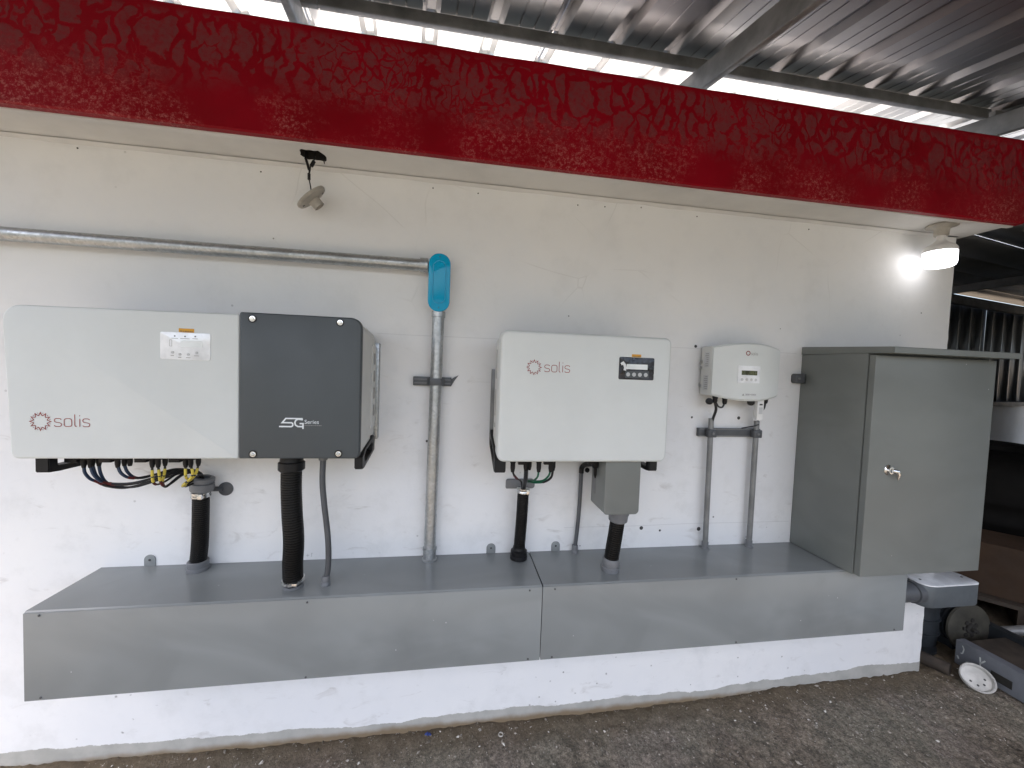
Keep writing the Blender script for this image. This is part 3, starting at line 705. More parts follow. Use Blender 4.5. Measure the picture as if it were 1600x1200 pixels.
duct('long grey cable duct below the large inverter, left of the seam', -1.257, .3460, (-1.098, .183), ((-1.216, .748), (-1.215, .490), (-.456, .745), (-.457, .487), (.300, .746), (.303, .489)))
duct('grey cable duct right of the seam, running under the tall cabinet', .3505, 1.952, (.466,), ((.394, .746), (.393, .489), (1.134, .748), (1.15, .489), (1.905, .489), (1.905, .746)))

# ------------------------------------------------------------------ ribbed conduits
def fitting(parent, c, ax, r, h, m='pvc', name='fitting', nut=True):
    bm = BM()
    prof = [(r*1.22, 0), (r*1.24, h*.08), (r*1.24, h*.3), (r*1.12, h*.36), (r*1.16, h*.5), (r*1.16, h*.92), (r*1.06, h), (r*.9, h)]
    lathe(bm, prof, c, ax, 8 if nut == 'hex' else 24); return obj(name, bm, m, parent)
def band(parent, c, ax, r, h=.012):
    bm = BM(); lathe(bm, [(r, 0), (r*1.06, .001), (r*1.06, h*.35), (r*1.02, h*.42), (r*1.02, h*.58), (r*1.06, h*.65), (r*1.06, h-.001), (r, h)], c, ax, 24); o = obj('hose_clamp', bm, 'zinc', parent)
    bm = BM(); box(bm, c[0]+r*.3, c[0]+r*.75, c[1]-r*1.25, c[1]-r*.8, c[2]+.001, c[2]+h-.001, .001); obj('clamp_screw', bm, 'chrome', o); return o
G = 'black ribbed conduits'
c = thing('ribbed_conduit', 'black ribbed conduit under the large inverter, left, with cables entering its top', 'conduit', (-.9, -.05, DT), G)
bm = BM(); ribbed(bm, [(-.912, -.045, DT+.02), (-.905, -.046, .85), (-.9, -.05, .95), (-.898, -.052, 1.045)], .0265); obj('hose', bm, 'rubber', c)
fitting(c, (-.912, -.043, DT), (0, 0, 1), .029, .036); 
band(c, (-.898, -.052, 1.036), (0, 0, 1), .0285, .02)
bm = BM(); lathe(bm, [(.028, 0), (.036, .006), (.038, .018), (.036, .032), (.030, .034), (.030, .038), (.036, .041), (.035, .052), (.026, .056), (.022, .052), (.02, .02)], (-.896, -.052, 1.056), (.12, -.02, 1), 28); obj('adaptor', bm, 'pvc', c)
bm = BM(); tube(bm, [(-.885, -.004, 1.05), (-.85, -.004, 1.05)], .009, 10); lathe(bm, [(.026, 0), (.026, .003), (.022, .004)], (-.842, -.0005, 1.049), (0, -1, 0), 24); obj('wall_clip', bm, 'pvc_dark', c)
c = thing('ribbed_conduit', 'thick black ribbed conduit bulging down from the dark grey wiring cover', 'conduit', (-.53, -.19, DT), G)
bm = BM(); ribbed(bm, [(-.528, -.188, DT+.012), (-.528, -.195, .84), (-.522, -.205, .93), (-.528, -.205, 1.02), (-.534, -.2, 1.11), (-.534, -.2, 1.19)], .0325, .0085, .0026); obj('hose', bm, 'rubber', c)
fitting(c, (-.528, -.187, DT), (0, 0, 1), .026, .022); band(c, (-.528, -.187, DT+.018), (-.02, -.1, 1), .0335, .013)
bm = BM(); lathe(bm, [(.036, 0), (.041, .004), (.041, .03), (.036, .034), (.034, .06)], (-.534, -.2, 1.172), (0, 0, 1), 10); obj('gland_nut', bm, 'black', c)
c = thing('ribbed_conduit', 'slim black ribbed conduit rising from a black nut beside the duct seam', 'conduit', (.293, -.06, DT), G)
bm = BM(); ribbed(bm, [(.293, -.058, DT+.03), (.296, -.06, .86), (.299, -.065, .96), (.3, -.068, 1.06)], .0235, .0068); obj('hose', bm, 'rubber', c)
bm = BM(); lathe(bm, [(.030, 0), (.036, .003), (.036, .016), (.0335, .019), (.0345, .023), (.0345, .036), (.027, .042), (.025, .052), (.024, .052)], (.293, -.058, DT), (0, 0, 1), 12); obj('gland_nut', bm, 'black', c)
band(c, (.3, -.068, 1.042), (0, 0, 1), .0255, .02)
bm = BM(); prism(bm, rrect(.236, .360, 1.040, 1.080, (.004, .012, .014, .010), 4), -.0005, -.012, .003); obj('wall_clip', bm, 'pvc', c)
c = thing('ribbed_conduit', 'short black ribbed conduit below the grey wiring box, between two grey fittings', 'conduit', (.644, -.18, DT), G)
bm = BM(); ribbed(bm, [(.644, -.176, DT+.03), (.648, -.18, .84), (.655, -.186, .92), (.660, -.19, .985)], .0285, .0082); obj('hose', bm, 'rubber', c)
fitting(c, (.644, -.174, DT), (.03, -.04, 1), .029, .052); 
bm = BM(); lathe(bm, [(.030, 0), (.036, .006), (.038, .03), (.041, .034), (.041, .052)], (.659, -.19, .962), (.03, -.02, 1), 24); obj('adaptor', bm, 'pvc', c)
# thin grey hoses
c = thing('grey_hose', 'thin dark grey hose hanging beside the thick conduit under the large inverter', 'conduit', (-.42, -.19, DT))
bm = BM(); tube(bm, smoothpath([(-.42, -.189, DT+.02), (-.413, -.19, .84), (-.416, -.19, .93), (-.43, -.19, 1.05), (-.437, -.19, 1.13), (-.436, -.19, 1.215)], 6), .0098, 14); obj('hose', bm, 'pvc_dark', c)
fitting(c, (-.421, -.189, DT), (0, 0, 1), .0125, .034); fitting(c, (-.436, -.19, 1.236), (0, 0, -1), .0125, .03)
c = thing('grey_hose', 'thin grey hose beside the wall, between slim conduit and grey wiring box', 'conduit', (.548, -.03, DT))
bm = BM(); tube(bm, smoothpath([(.546, -.024, DT+.02), (.551, -.028, .86), (.556, -.03, .98), (.557, -.032, 1.118)], 6), .0085, 14); obj('hose', bm, 'pvc_dark', c)
fitting(c, (.546, -.024, DT), (0, 0, 1), .0115, .034)
bm = BM(); tube(bm, smoothpath([(.557, -.032, 1.112), (.558, -.034, 1.135), (.566, -.05, 1.152), (.58, -.09, 1.165)], 5), .0105, 12); obj('elbow', bm, 'black', c)
bm = BM(); lathe(bm, [(.0105, 0), (.0105, .006), (.006, .007)], (.576, -.045, 1.128), (.3, -1, 0), 12); obj('cap', bm, 'black', c)

# ------------------------------------------------------------------ galvanised conduit run
c = thing('galvanised_pipe', 'horizontal galvanised pipe high on the wall, left of the blue fitting', 'pipe', (-.8, -.04, 1.935), 'galvanised pipes')
bm = BM(); tube(bm, [(XL+.1, -.042, 1.936), (-1.5, -.042, 1.936), (-.112, -.042, 1.937)], .0232, 20); obj('pipe', bm, 'galv', c)
bm = BM(); lathe(bm, [(.0232, 0), (.028, .001), (.028, .03), (.0235, .031)], (-.138, -.042, 1.937), (1, 0, 0), 22); obj('coupling', bm, 'galv', c)
c = thing('galvanised_pipe', 'upright galvanised pipe from the blue fitting down to the duct', 'pipe', (-.07, -.04, DT), 'galvanised pipes')
bm = BM(); tube(bm, [(-.071, -.036, DT+.012), (-.068, -.038, 1.2), (-.0625, -.042, 1.76)], .0232, 20); obj('pipe', bm, 'galv', c)
bm = BM(); lathe(bm, [(.029, 0), (.029, .006), (.0255, .008), (.0255, .042), (.028, .043), (.028, .05), (.0235, .051)], (-.071, -.036, DT), (0, 0, 1), 22); obj('ferrule', bm, 'galv', c)
bm = BM(); lathe(bm, [(.0232, 0), (.027, .001), (.027, .022), (.0235, .023)], (-.0625, -.042, 1.738), (0, 0, 1), 22); obj('coupling', bm, 'galv', c)
c = thing('pipe_strap', 'short grey strut and strap holding the upright galvanised pipe', 'bracket', (-.07, -.01, 1.48))
bm = BM(); box(bm, -.156, -.005, -.017, -.001, 1.466, 1.502, .002); obj('strut', bm, 'pvc_dark', c)
bm = BM(); box(bm, -.152, -.008, -.0185, -.0165, 1.474, 1.479, .0005); box(bm, -.152, -.008, -.0185, -.0165, 1.489, 1.494, .0005); obj('strut_lip', bm, 'pvc', c)
bm = BM(); tube(bm, [(-.098, -.012, 1.484), (-.0965, -.046, 1.484), (-.085, -.063, 1.484), (-.066, -.068, 1.484), (-.047, -.063, 1.484), (-.0365, -.046, 1.484), (-.035, -.012, 1.484)], .0035, 6)
for v in bm.verts: v.co.z = 1.484+(v.co.z-1.484)*4.6
obj('strap', bm, 'pvc_dark', c)
bm = BM(); prism(bm, [(-.035, 1.468), (.006, 1.502), (.022, 1.51), (.006, 1.488), (-.006, 1.466)], -.0005, -.006, .001); obj('paint_smear', bm, 'pvc_dark', c)
c = thing('conduit_body', 'grey conduit elbow box with glossy bright blue cover where the pipes meet', 'conduit fitting', (-.062, -.04, 1.76))
bm = BM(); prism(bm, rrect(-.099, -.025, 1.765, 1.972, .036, 8), -.004, -.068, .004); obj('body', bm, 'galv', c)
bm = BM(); prism(bm, rrect(-.1035, -.0205, 1.757, 1.979, .0405, 10), -.067, -.0755, .003, 3); cv = obj('cover', bm, 'blue', c)
bm = BM(); po = rrect(-.088, -.036, 1.785, 1.952, .026, 8); pi = rrect(-.084, -.040, 1.790, 1.947, .022, 8)
loft(bm, [[(x, y, z) for x, z in q] for q, y in ((po, -.0748), (inset(po, .001), -.0785), (inset(pi, -.001), -.0785), (pi, -.0748))], False, False); obj('raised_rim', bm, 'blue', cv)
for z in (1.772, 1.966): bm = BM(); lathe(bm, [(.0035, 0), (.0035, .001), (.002, .0018)], (-.062, -.0753, z), (0, -1, 0), 10); obj('screw', bm, 'blue_back', cv)

# ------------------------------------------------------------------ middle inverter
YG = -.27; Z2, Z3 = 1.217, 1.682; XC, XD = .1625, .803
inv2 = thing('medium_inverter', 'white solar inverter with dark display panel, in the middle of the wall', 'inverter', (.48, -.03, Z2))
bm = BM(); prism(bm, rrect(XC+.002, XD-.002, Z2+.01, Z3-.012, (.035, .02, .03, .03), 5), -.1, -.25, .004); obj('body', bm, 'inv_side', inv2)
bm = BM(); prism(bm, rrect(XC, XD, Z2, Z3, .026, 7), -.205, YG, .011, 5); cv = obj('front_cover', bm, 'inv_white', inv2)
bm = BM(); sunburst(bm, .282, 1.555, .026, YG-.0006, .0021); obj('sun_logo', bm, 'logo_red', cv, recalc=False)
bm = BM(); word(bm, .320, 1.541, .0240, YG-.0006, .0022); obj('lettering', bm, 'logo_red', cv, recalc=False)
p = display(inv2, .597, .734, 1.523, 1.605, YG, 'dark_film', (.626, .708, 1.561, 1.580), 'lcd', ((.633, 1.542), (.656, 1.542), (.679, 1.542), (.702, 1.542)), (), .0075, .005)
bm = BM(); prism(bm, [(.622, 1.529), (.714, 1.529), (.714, 1.556), (.622, 1.556)], YG-.001, YG-.0019, .0002, 1); obj('keypad', bm, 'inv_dark', p)
bm = BM()
ribbon(bm, [(.604, 1.578), (.612, 1.583), (.618, 1.576), (.621, 1.566), (.619, 1.556)], .010, YG-.0024); obj('glare_film', bm, 'silver', p, recalc=False)
sticker(inv2, .645, .681, 1.606, 1.616, YG)
bm = BM(); box(bm, XC+.02, XD-.02, -.1, -.03, Z2+.05, Z3-.05, .004); hs = obj('heatsink', bm, 'inv_side', inv2)
for z0, z1 in ((Z2+.15, Z2+.25), (Z2+.29, Z2+.40), (Z2+.105, Z2+.122)):
    bm = BM(); box(bm, XC+.0005, XC+.004, -.150, -.137, z0, z1, .001); obj('vent_slot', bm, 'print_grey', inv2)
bm = BM(); box(bm, XC-.004, XC+.1, -.032, -.001, Z2+.05, Z2+.325, .003); mb = obj('mounting_bracket', bm, 'steel', inv2)
for z0 in (Z2+.13, Z2+.22):
    bm = BM(); box(bm, XC+.0192, XC+.022, -.075, -.05, z0, z0+.06, .001); obj('bracket_slot', bm, 'print_grey', mb)
for z0 in (Z2+.075, Z2+.30):
    bm = BM(); lathe(bm, [(.007, 0), (.007, .004), (.004, .006)], (XC+.0195, -.055, z0), (-1, 0, 0), 12); obj('bolt', bm, 'print_dark', mb)
hp = [(-.255, 1.222), (-.255, 1.176), (-.228, 1.172), (-.03, 1.235), (-.025, 1.285), (-.05, 1.297), (-.21, 1.245)]
handle(inv2, XC-.006, XC+.034, hp)
handle(inv2, XD-.052, XD-.018, [(-.24, 1.221), (-.24, 1.176), (-.21, 1.172), (-.10, 1.172), (-.085, 1.2), (-.1, 1.23), (-.21, 1.23)])
for x, y in ((.231, -.2), (.284, -.18), (.300, -.17), (.330, -.2), (.376, -.2), (.391, -.18)): plug(inv2, x, y, Z2+.012, 1.163, .0105)
for x in (.262, .360): bm = BM(); box(bm, x-.012, x+.012, -.21, -.19, 1.192, Z2+.012, .003); obj('connector_block', bm, 'black', inv2)
bm = BM(); lathe(bm, [(.014, 0), (.014, .03), (.0165, .032), (.0165, .052), (.012, .06), (.007, .064), (.006, .09), (.002, .102)], (.566, -.16, Z2+.012), (.03, 0, -1), 12); obj('cable_gland', bm, 'black', inv2)
bm = BM(); box(bm, .528, .56, -.19, -.15, 1.187, Z2+.012, .004); obj('connector_block', bm, 'black', inv2)
wb = thing('wiring_box', 'grey sheet metal wiring box hanging below the middle inverter', 'junction box', (.648, -.17, 1.01))
bm = BM(); prism(bm, rrect(.577, .718, 1.009, Z2+.004, (.014, .016, .002, .002), 5), -.105, -.242, .003, 3); obj('box', bm, 'cabinet', wb)
bm = BM(); box(bm, .5755, .5775, -.15, -.12, 1.06, 1.2, .0006); obj('side_label', bm, 'pvc', wb)
gp = [[(.231,-.2,1.17),(.236,-.2,1.153),(.258,-.15,1.123),(.285,-.09,1.095),(.295,-.07,1.047)], [(.286,-.18,1.168),(.293,-.14,1.115),(.3,-.07,1.054)], [(.33,-.2,1.17),(.329,-.19,1.142),(.321,-.15,1.115),(.309,-.1,1.098),(.3,-.07,1.054)],
      [(.376,-.2,1.17),(.371,-.19,1.144),(.357,-.16,1.118),(.331,-.13,1.107),(.311,-.09,1.095),(.301,-.07,1.052)], [(.391,-.18,1.167),(.387,-.17,1.133),(.365,-.15,1.11),(.336,-.12,1.098),(.313,-.08,1.089),(.303,-.07,1.052)]]
gl = ['leftmost cable below the middle inverter, curving into the slim conduit', 'short thick black cable going straight into the slim conduit', 'green cable from the third connector of the middle inverter', 'upper green cable looping left from the rightmost plugs of the middle inverter', 'lower green cable looping left from the rightmost plugs of the middle inverter']
for i, (pts, l) in enumerate(zip(gp, gl)): cable(l, pts, 'cable_black' if i in (0, 1) else 'cable_green', r=.0085 if i == 1 else .0038, bands=((.3, .5, 'cable_red', 'red_tape'),) if i == 0 else ((0, .45, 'cable_black', 'black_sleeve'),) if i == 4 else (), group='cables below the middle inverter')

# ------------------------------------------------------------------ small inverter
inv3 = thing('small_inverter', 'small white inverter with bowed front and square display, left of the cabinet', 'inverter', (1.27, -.03, 1.45))
bm = BM(); box(bm, 1.102, 1.418, -.082, -.012, 1.462, 1.676, .004); bd = obj('body', bm, 'inv_side', inv3)
def bow(x): return ((x-1.265)/.163)
bm = BM(); rings = []
NX = 24
top, bot = [], []
for i in range(NX+1):
    x = 1.104+.324*i/NX; b_ = bow(x); y = -.090-.030*(1-b_*b_); zt = 1.675+.020*(1-b_*b_); zb = 1.464-.020*(1-b_*b_)
    rings.append([(x, -.080, zt-.003), (x, y+.008, zt), (x, y, zt-.008), (x, y, (zt+zb)/2), (x, y, zb+.008), (x, y+.008, zb), (x, -.080, zb+.003)])
loft(bm, rings); cv = obj('front_cover', bm, 'inv_white', inv3)
def conform(o_bm):
    for v in o_bm.verts: b_ = bow(v.co.x); v.co.y += -.090-.030*(1-b_*b_)
    return o_bm
def flat(x0, x1, z0, z1, dy0, dy1, r, m, name, parent):
    bm = BM(); n = 8
    sec = rrect(0, 1, z0, z1, 0)
    vr = []
    for i in range(n+1):
        x = x0+(x1-x0)*i/n; vr.append([(x, dy0, z0), (x, dy1, z0+.0004), (x, dy1, z1-.0004), (x, dy0, z1)])
    loft(bm, vr); return obj(name, conform(bm), m, parent)
p = flat(1.204, 1.308, 1.522, 1.597, .002, -.002, 0, 'silver', 'display_panel', inv3)
flat(1.220, 1.293, 1.556, 1.576, -.001, -.0028, 0, 'lcd_green', 'screen', p)
for k in range(4):
    bm = BM(); bx = 1.223+k*.0215; lathe(bm, [(.0062, 0), (.0062, .0012), (.004, .002)], (bx, -.0015, 1.537), (0, -1, 0), 14); obj('button', conform(bm), 'button', p)
bm = BM(); ribbon(bm, [(1.245+.0085*math.cos(a*math.pi/8), 1.650+.0085*math.sin(a*math.pi/8)) for a in range(16)], .0036, -.0008, True); obj('sun_logo', conform(bm), 'logo_red', cv, recalc=False)
bm = BM(); word(bm, 1.2585, 1.643, .0085, -.0008, .0012); obj('lettering', conform(bm), 'print_grey', cv, recalc=False)
bm = BM(); ribbon(bm, [(1.243, 1.4725), (1.295, 1.4725)], .0095, -.0007); obj('rating_label', conform(bm), 'button', cv, recalc=False)
bm = BM(); bm.faces.new([bm.verts.new((x, -.0007, z)) for x, z in ((1.228, 1.468), (1.239, 1.468), (1.2335, 1.477))]); 
for k in range(6): ribbon(bm, [(1.247+k*.008, 1.473), (1.2525+k*.008, 1.473)], .003, -.0012)
obj('small_print', conform(bm), 'print_grey', cv, recalc=False)
for z0, z1 in ((1.585, 1.65), (1.485, 1.55)):
    bm = BM(); box(bm, 1.1008, 1.103, -.068, -.036, z0, z1); lb = obj('side_label', bm, 'button', bd)
    bm = BM()
    for k in range(7):
        z = z0+.006+k*(z1-z0-.012)/6; box(bm, 1.1001, 1.101, -.064, -.064+random.uniform(.012, .026), z-.0018, z+.0018)
    obj('small_print', bm, 'print_grey', lb)
for z in (1.495, 1.575, 1.60):
    bm = BM(); box(bm, 1.0965, 1.103, -.022, -.012, z, z+.014, .002); obj('side_clip', bm, 'print_grey', inv3)
for x, y, z1 in ((1.139, -.07, 1.43), (1.186, -.07, 1.425), (1.397, -.06, 1.432)): plug(inv3, x, y, 1.466, z1, .0115)
for x in (1.128, 1.332):
    bm = BM(); lathe(bm, [(.012, 0), (.0145, .002), (.0145, .012), (.008, .014)], (x-.012, -.06, 1.436), (-.3, -1, 0), 14); obj('plug_cap', bm, 'black', inv3)
dg = thing('logger_stick', 'white data stick plugged under the small inverter, with printed label', 'data logger', (1.362, -.06, 1.356))
bm = BM(); box(bm, 1.346, 1.378, -.075, -.052, 1.356, 1.452, .003); s_ = obj('stick', bm, 'white_plastic', dg)
bm = BM(); box(bm, 1.355, 1.370, -.0757, -.074, 1.424, 1.431); obj('window', bm, 'print_dark', s_)
bm = BM(); box(bm, 1.353, 1.372, -.0757, -.074, 1.385, 1.415); obj('label', bm, 'button', s_)
cable('black cable from the small inverter into the left grey pipe', [(1.139,-.07,1.434),(1.152,-.062,1.399),(1.156,-.04,1.354),(1.157,-.032,1.315)], 'cable_black', r=.0058, group='cables below the small inverter')
cable('short black loop between two plugs of the small inverter', [(1.186,-.07,1.43),(1.176,-.07,1.412),(1.163,-.062,1.414),(1.152,-.055,1.436)], 'cable_black', r=.0038, group='cables below the small inverter')
cable('black cable behind the white data stick into the right grey pipe', [(1.397,-.06,1.436),(1.393,-.058,1.41),(1.386,-.045,1.385),(1.385,-.034,1.335)], 'cable_black', r=.0045, group='cables below the small inverter')
cable('thin black tie lying along the grey strut below the small inverter', [(1.383,-.046,1.334),(1.362,-.042,1.326),(1.308,-.034,1.3145)], 'cable_black', r=.0028, group='cables below the small inverter')
for x, x2, z1, l in ((1.162, 1.154, 1.357, 'left of two slim grey pipes below the small inverter'), (1.386, 1.384, 1.348, 'right of two slim grey pipes below the small inverter')):
    c = thing('slim_pipe', l, 'pipe', (x, -.03, DT), 'slim grey pipes')
    bm = BM(); tube(bm, [(x, -.03, DT+.016), ((x+x2)/2, -.031, 1.05), (x2, -.032, z1)], .0115, 16, True); obj('pipe', bm, 'steel', c)
    bm = BM(); lathe(bm, [(.019, 0), (.019, .005), (.0145, .008), (.0145, .03), (.0118, .032)], (x, -.029, DT), (0, 0, 1), 18); obj('fitting', bm, 'pvc', c)
c = thing('strut_channel', 'short horizontal grey strut clamping the two slim pipes', 'bracket', (1.26, -.01, 1.29))
bm = BM(); box(bm, 1.106, 1.418, -.019, -.001, 1.272, 1.310, .002); obj('channel', bm, 'pvc_dark', c)
bm = BM(); box(bm, 1.108, 1.416, -.0208, -.018, 1.3045, 1.3085, .0008); box(bm, 1.108, 1.416, -.0208, -.018, 1.2735, 1.2775, .0008); obj('lip', bm, 'steel', c)
for x in (1.156, 1.3845):
    bm = BM(); box(bm, x-.021, x+.021, -.047, -.0185, 1.272, 1.308, .006, 3); cl = obj('clamp', bm, 'pvc_dark', c)
    bm = BM(); lathe(bm, [(.006, 0), (.006, .004), (.003, .005)], (x, -.0465, 1.29), (0, -1, 0), 6); obj('bolt', bm, 'steel', cl)

# ------------------------------------------------------------------ tall grey cabinet standing on the duct
cab = thing('control_cabinet', 'tall grey steel cabinet with overhanging rain lid and chrome lock', 'cabinet', (1.93, -.15, .762))
bm = BM(); box(bm, 1.630, 2.226, -.296, -.001, .7625, 1.662, .002); obj('body', bm, 'cabinet', cab)
bm = BM(); box(bm, 1.640, 2.216, -.302, -.295, .775, 1.652); obj('door_seal', bm, 'black', cab)
bm = BM(); prism(bm, rrect(1.6325, 2.224, .7665, 1.653, .002, 2), -.301, -.324, .002, 3); dr = obj('door', bm, 'cabinet', cab)
bm = BM(); loft(bm, [[(x, -.001, 1.664), (x, -.388, 1.660), (x, -.390, 1.660), (x, -.390, 1.681), (x, -.388, 1.683), (x, -.001, 1.699)] for x in (1.627, 2.229)]); obj('rain_lid', bm, 'cabinet', cab)
lx, lz = 1.728, 1.199
bm = BM(); lathe(bm, [(.021, 0), (.021, .003), (.016, .007), (.014, .015), (.009, .0155), (.008, .012)], (lx, -.3238, lz), (0, -1, 0), 24); lk_ = obj('lock', bm, 'chrome', dr)
bm = BM(); tube(bm, [(lx+.004, -.336, lz), (lx+.018, -.342, lz-.002), (lx+.026, -.342, lz-.014), (lx+.026, -.341, lz-.036)], [.009, .0105, .009, .004], 10); obj('key_lever', bm, 'chrome', lk_)
bm = BM(); prism(bm, rrect(1.578, 1.632, 1.527, 1.572, (.012, .001, .001, .012), 4), -.002, -.03, .006, 2); lg = obj('mounting_lug', bm, 'pvc_dark', cab)
bm = BM(); lathe(bm, [(.006, 0), (.006, .004), (.003, .005)], (1.594, -.0298, 1.55), (0, -1, 0), 6); obj('bolt', bm, 'steel', lg)
# conduit outlet at the duct's right end
c = thing('conduit_body', 'grey conduit elbow box with pale screwed lid at the right end of the duct', 'conduit fitting', (2.3, -.15, .52))
bm = BM(); tube(bm, [(1.953, -.15, .578), (2.16, -.15, .578)], .044, 24); lathe(bm, [(.044, 0), (.05, .002), (.05, .035), (.044, .037)], (2.135, -.15, .578), (1, 0, 0), 24); obj('pipe_stub', bm, 'pvc_dark', c)
op = [(x, y) for x, y in rrect(2.155, 2.462, -.205, -.095, (.05, .03, .03, .05), 7)]
bm = BM(); loft(bm, [[(x, y, z) for x, y in q] for q, z in ((inset(op, .012), .520), (inset(op, .004), .524), (op, .534), (op, .622), (inset(op, .002), .625))]); obj('body', bm, 'pvc_body', c)
bm = BM(); loft(bm, [[(x, y, z) for x, y in q] for q, z in ((inset(op, -.001), .6255), (inset(op, -.001), .630), (inset(op, .003), .632))]); ld = obj('lid', bm, 'silver', c)
for x in (2.19, 2.43):
    bm = BM(); lathe(bm, [(.005, 0), (.005, .002), (.002, .0035)], (x, -.15, .6315), (0, 0, 1), 10); obj('screw', bm, 'print_dark', ld)

# ------------------------------------------------------------------ lamps
h = thing('hanging_lamp_holder', 'empty aged white lamp holder dangling on wires from the soffit hole', 'lamp holder', (-.522, -.083, 2.137))
ax = Vector((.66, .22, -.72)).normalized(); o_ = Vector((-.527, -.076, 2.142))
bm = BM(); lathe(bm, [(.050, -.006), (.058, -.004), (.059, 0), (.056, .006), (.036, .011), (.022, .014), (.020, .022), (.0195, .040), (.0165, .041), (.015, .030)], o_, ax, 28); hb = obj('holder', bm, 'old_white', h)
u, v = frame(ax)
for s in (-1, 1):
    bm = BM(); lathe(bm, [(.006, 0), (.006, .002), (.004, .0022)], o_+v*.040*s+ax*.0085, ax, 10); obj('screw_hole', bm, 'print_dark', hb)
bm = BM(); tube(bm, smoothpath([(-.545, -.083, 2.325), (-.546, -.083, 2.27), (-.538, -.083, 2.252), (-.533, -.083, 2.232), (-.534, -.083, 2.21), (-.529, -.08, 2.18), (-.525, -.076, 2.148)], 5), .0022, 6); obj('wire', bm, 'black', h)
bm = BM(); tube(bm, smoothpath([(-.512, -.083, 2.325), (-.516, -.083, 2.275), (-.527, -.083, 2.255), (-.530, -.083, 2.235), (-.535, -.083, 2.205)], 5), [.0022]*20+[.0022], 6); obj('wire', bm, 'black', h)
for pts, r in (([(-.5455, -.083, 2.275), (-.539, -.083, 2.254), (-.5335, -.083, 2.235)], .0048), ([(-.5165, -.083, 2.268), (-.5265, -.083, 2.248)], .0065), ([(-.5335, -.083, 2.222), (-.533, -.083, 2.200)], .0052)):
    bm = BM(); tube(bm, pts, r, 7); obj('tape', bm, 'black', h)
bm = BM(); tube(bm, smoothpath([(-.488, -.085, 2.325), (-.486, -.085, 2.285), (-.481, -.085, 2.262)], 4), .002, 6); obj('wire', bm, 'black', h)

L = thing('lit_lamp', 'lit white LED bulb in a ceiling holder under the right end of the soffit', 'lamp', (2.226, -.099, SOF))
bm = BM(); lathe(bm, [(.052, .0), (.056, .003), (.055, .010), (.036, .016), (.027, .022), (.025, .05), (.022, .052)], (2.226, -.099, SOF+.006), (0, 0, -1), 28); obj('holder', bm, 'old_white', L)
bm = BM(); lathe(bm, [(.016, 0), (.017, .018), (.028, .032), (.048, .046), (.057, .058), (.0585, .066), (.0585, .074)], (2.226, -.099, SOF-.046), (0, 0, -1), 32, True); obj('collar', bm, 'white_plastic', L)
bm = BM(); lathe(bm, [(.0565, 0), (.058, .004), (.058, .05), (.054, .062), (.044, .068), (.02, .070)], (2.226, -.099, SOF-.1205), (0, 0, -1), 32); obj('diffuser', bm, 'bulb', L)

# ------------------------------------------------------------------ small things on wall and floor
def nail(x, z, l, cat='anchor hole', r=.006):
    bm = BM(); r *= .8; lathe(bm, [(r, 0), (r*1.1, .001), (r*.55, .0014), (r*.5, .0005)], (x, .0004, z), (0, -1, 0), 10); tag(obj('wall_plug', bm, 'print_dark', None), l, cat, 'dark anchors in the wall')
nail(1.079, 1.678, 'dark anchor hole in the wall, above left of the small inverter', r=.008)
nail(1.080, 1.356, 'dark anchor hole in the wall, left of the strut below the small inverter')
nail(1.317, 1.357, 'grey anchor in the wall, between the two slim pipes', r=.009)
nail(-.096, 1.238, 'dark anchor hole in the wall, just left of the upright galvanised pipe')
nail(.953, .836, 'dark nail in the wall, above the right duct')
nail(1.146, .838, 'worn anchor in the wall, beside the foot of the left slim pipe', r=.011)
nail(.862, .85, 'brown plugged hole in the wall, right of the short ribbed conduit', r=.010)
lid = thing('pail_lid', 'white round lid lying tilted on the floor by the grey rail', 'lid', (2.585, -.155, gz(2.585, -.155)))
a_ = Vector((-.42, -.50, .62)).normalized(); oc = Vector((2.625, -.125, gz(2.6, -.14)+.050))
bm = BM(); lathe(bm, [(.056, -.018), (.060, -.016), (.063, .004), (.060, .008), (.056, .005), (.052, -.012), (.03, -.013), (.01, -.013)], oc, a_, 40); lb = obj('rim', bm, 'lid_plastic', lid)
u, v = frame(a_)
for k in range(4):
    an = R(40+k*50); bm = BM(); lathe(bm, [(.005, 0), (.004, .0012)], oc+(u*math.cos(an)+v*math.sin(an))*.030-a_*.0128, a_, 8); obj('hole', bm, 'print_dark', lb)
bm = BM(); q = Vector((-.056, -.03, gz(-.056, -.03)+.006))
for k in range(4):
    dv = Vector((random.uniform(-.008, .008), random.uniform(-.006, .006), .001*k)); a = random.uniform(0, 3)
    tube(bm, [q+dv-Vector((.008*math.cos(a), .008*math.sin(a), 0)), q+dv+Vector((.003, 0, .004)), q+dv+Vector((.008*math.cos(a), .008*math.sin(a), 0))], [.003, .005, .002], 6)
tag(obj('plastic_scrap', bm, 'scrap'), 'small crumpled blue plastic scrap on the floor at the wall foot', 'scrap')
bm = BM(); z = gz(.246, -.056); P_ = [(.246+.009*math.cos(k*math.pi/8), -.056+.009*math.sin(k*math.pi/8), z+.004) for k in range(17)]; tube(bm, P_, .0026, 8); tag(obj('ring', bm, 'old_white'), 'tiny off-white washer ring on the concrete floor', 'washer')
gv, gf = [], []
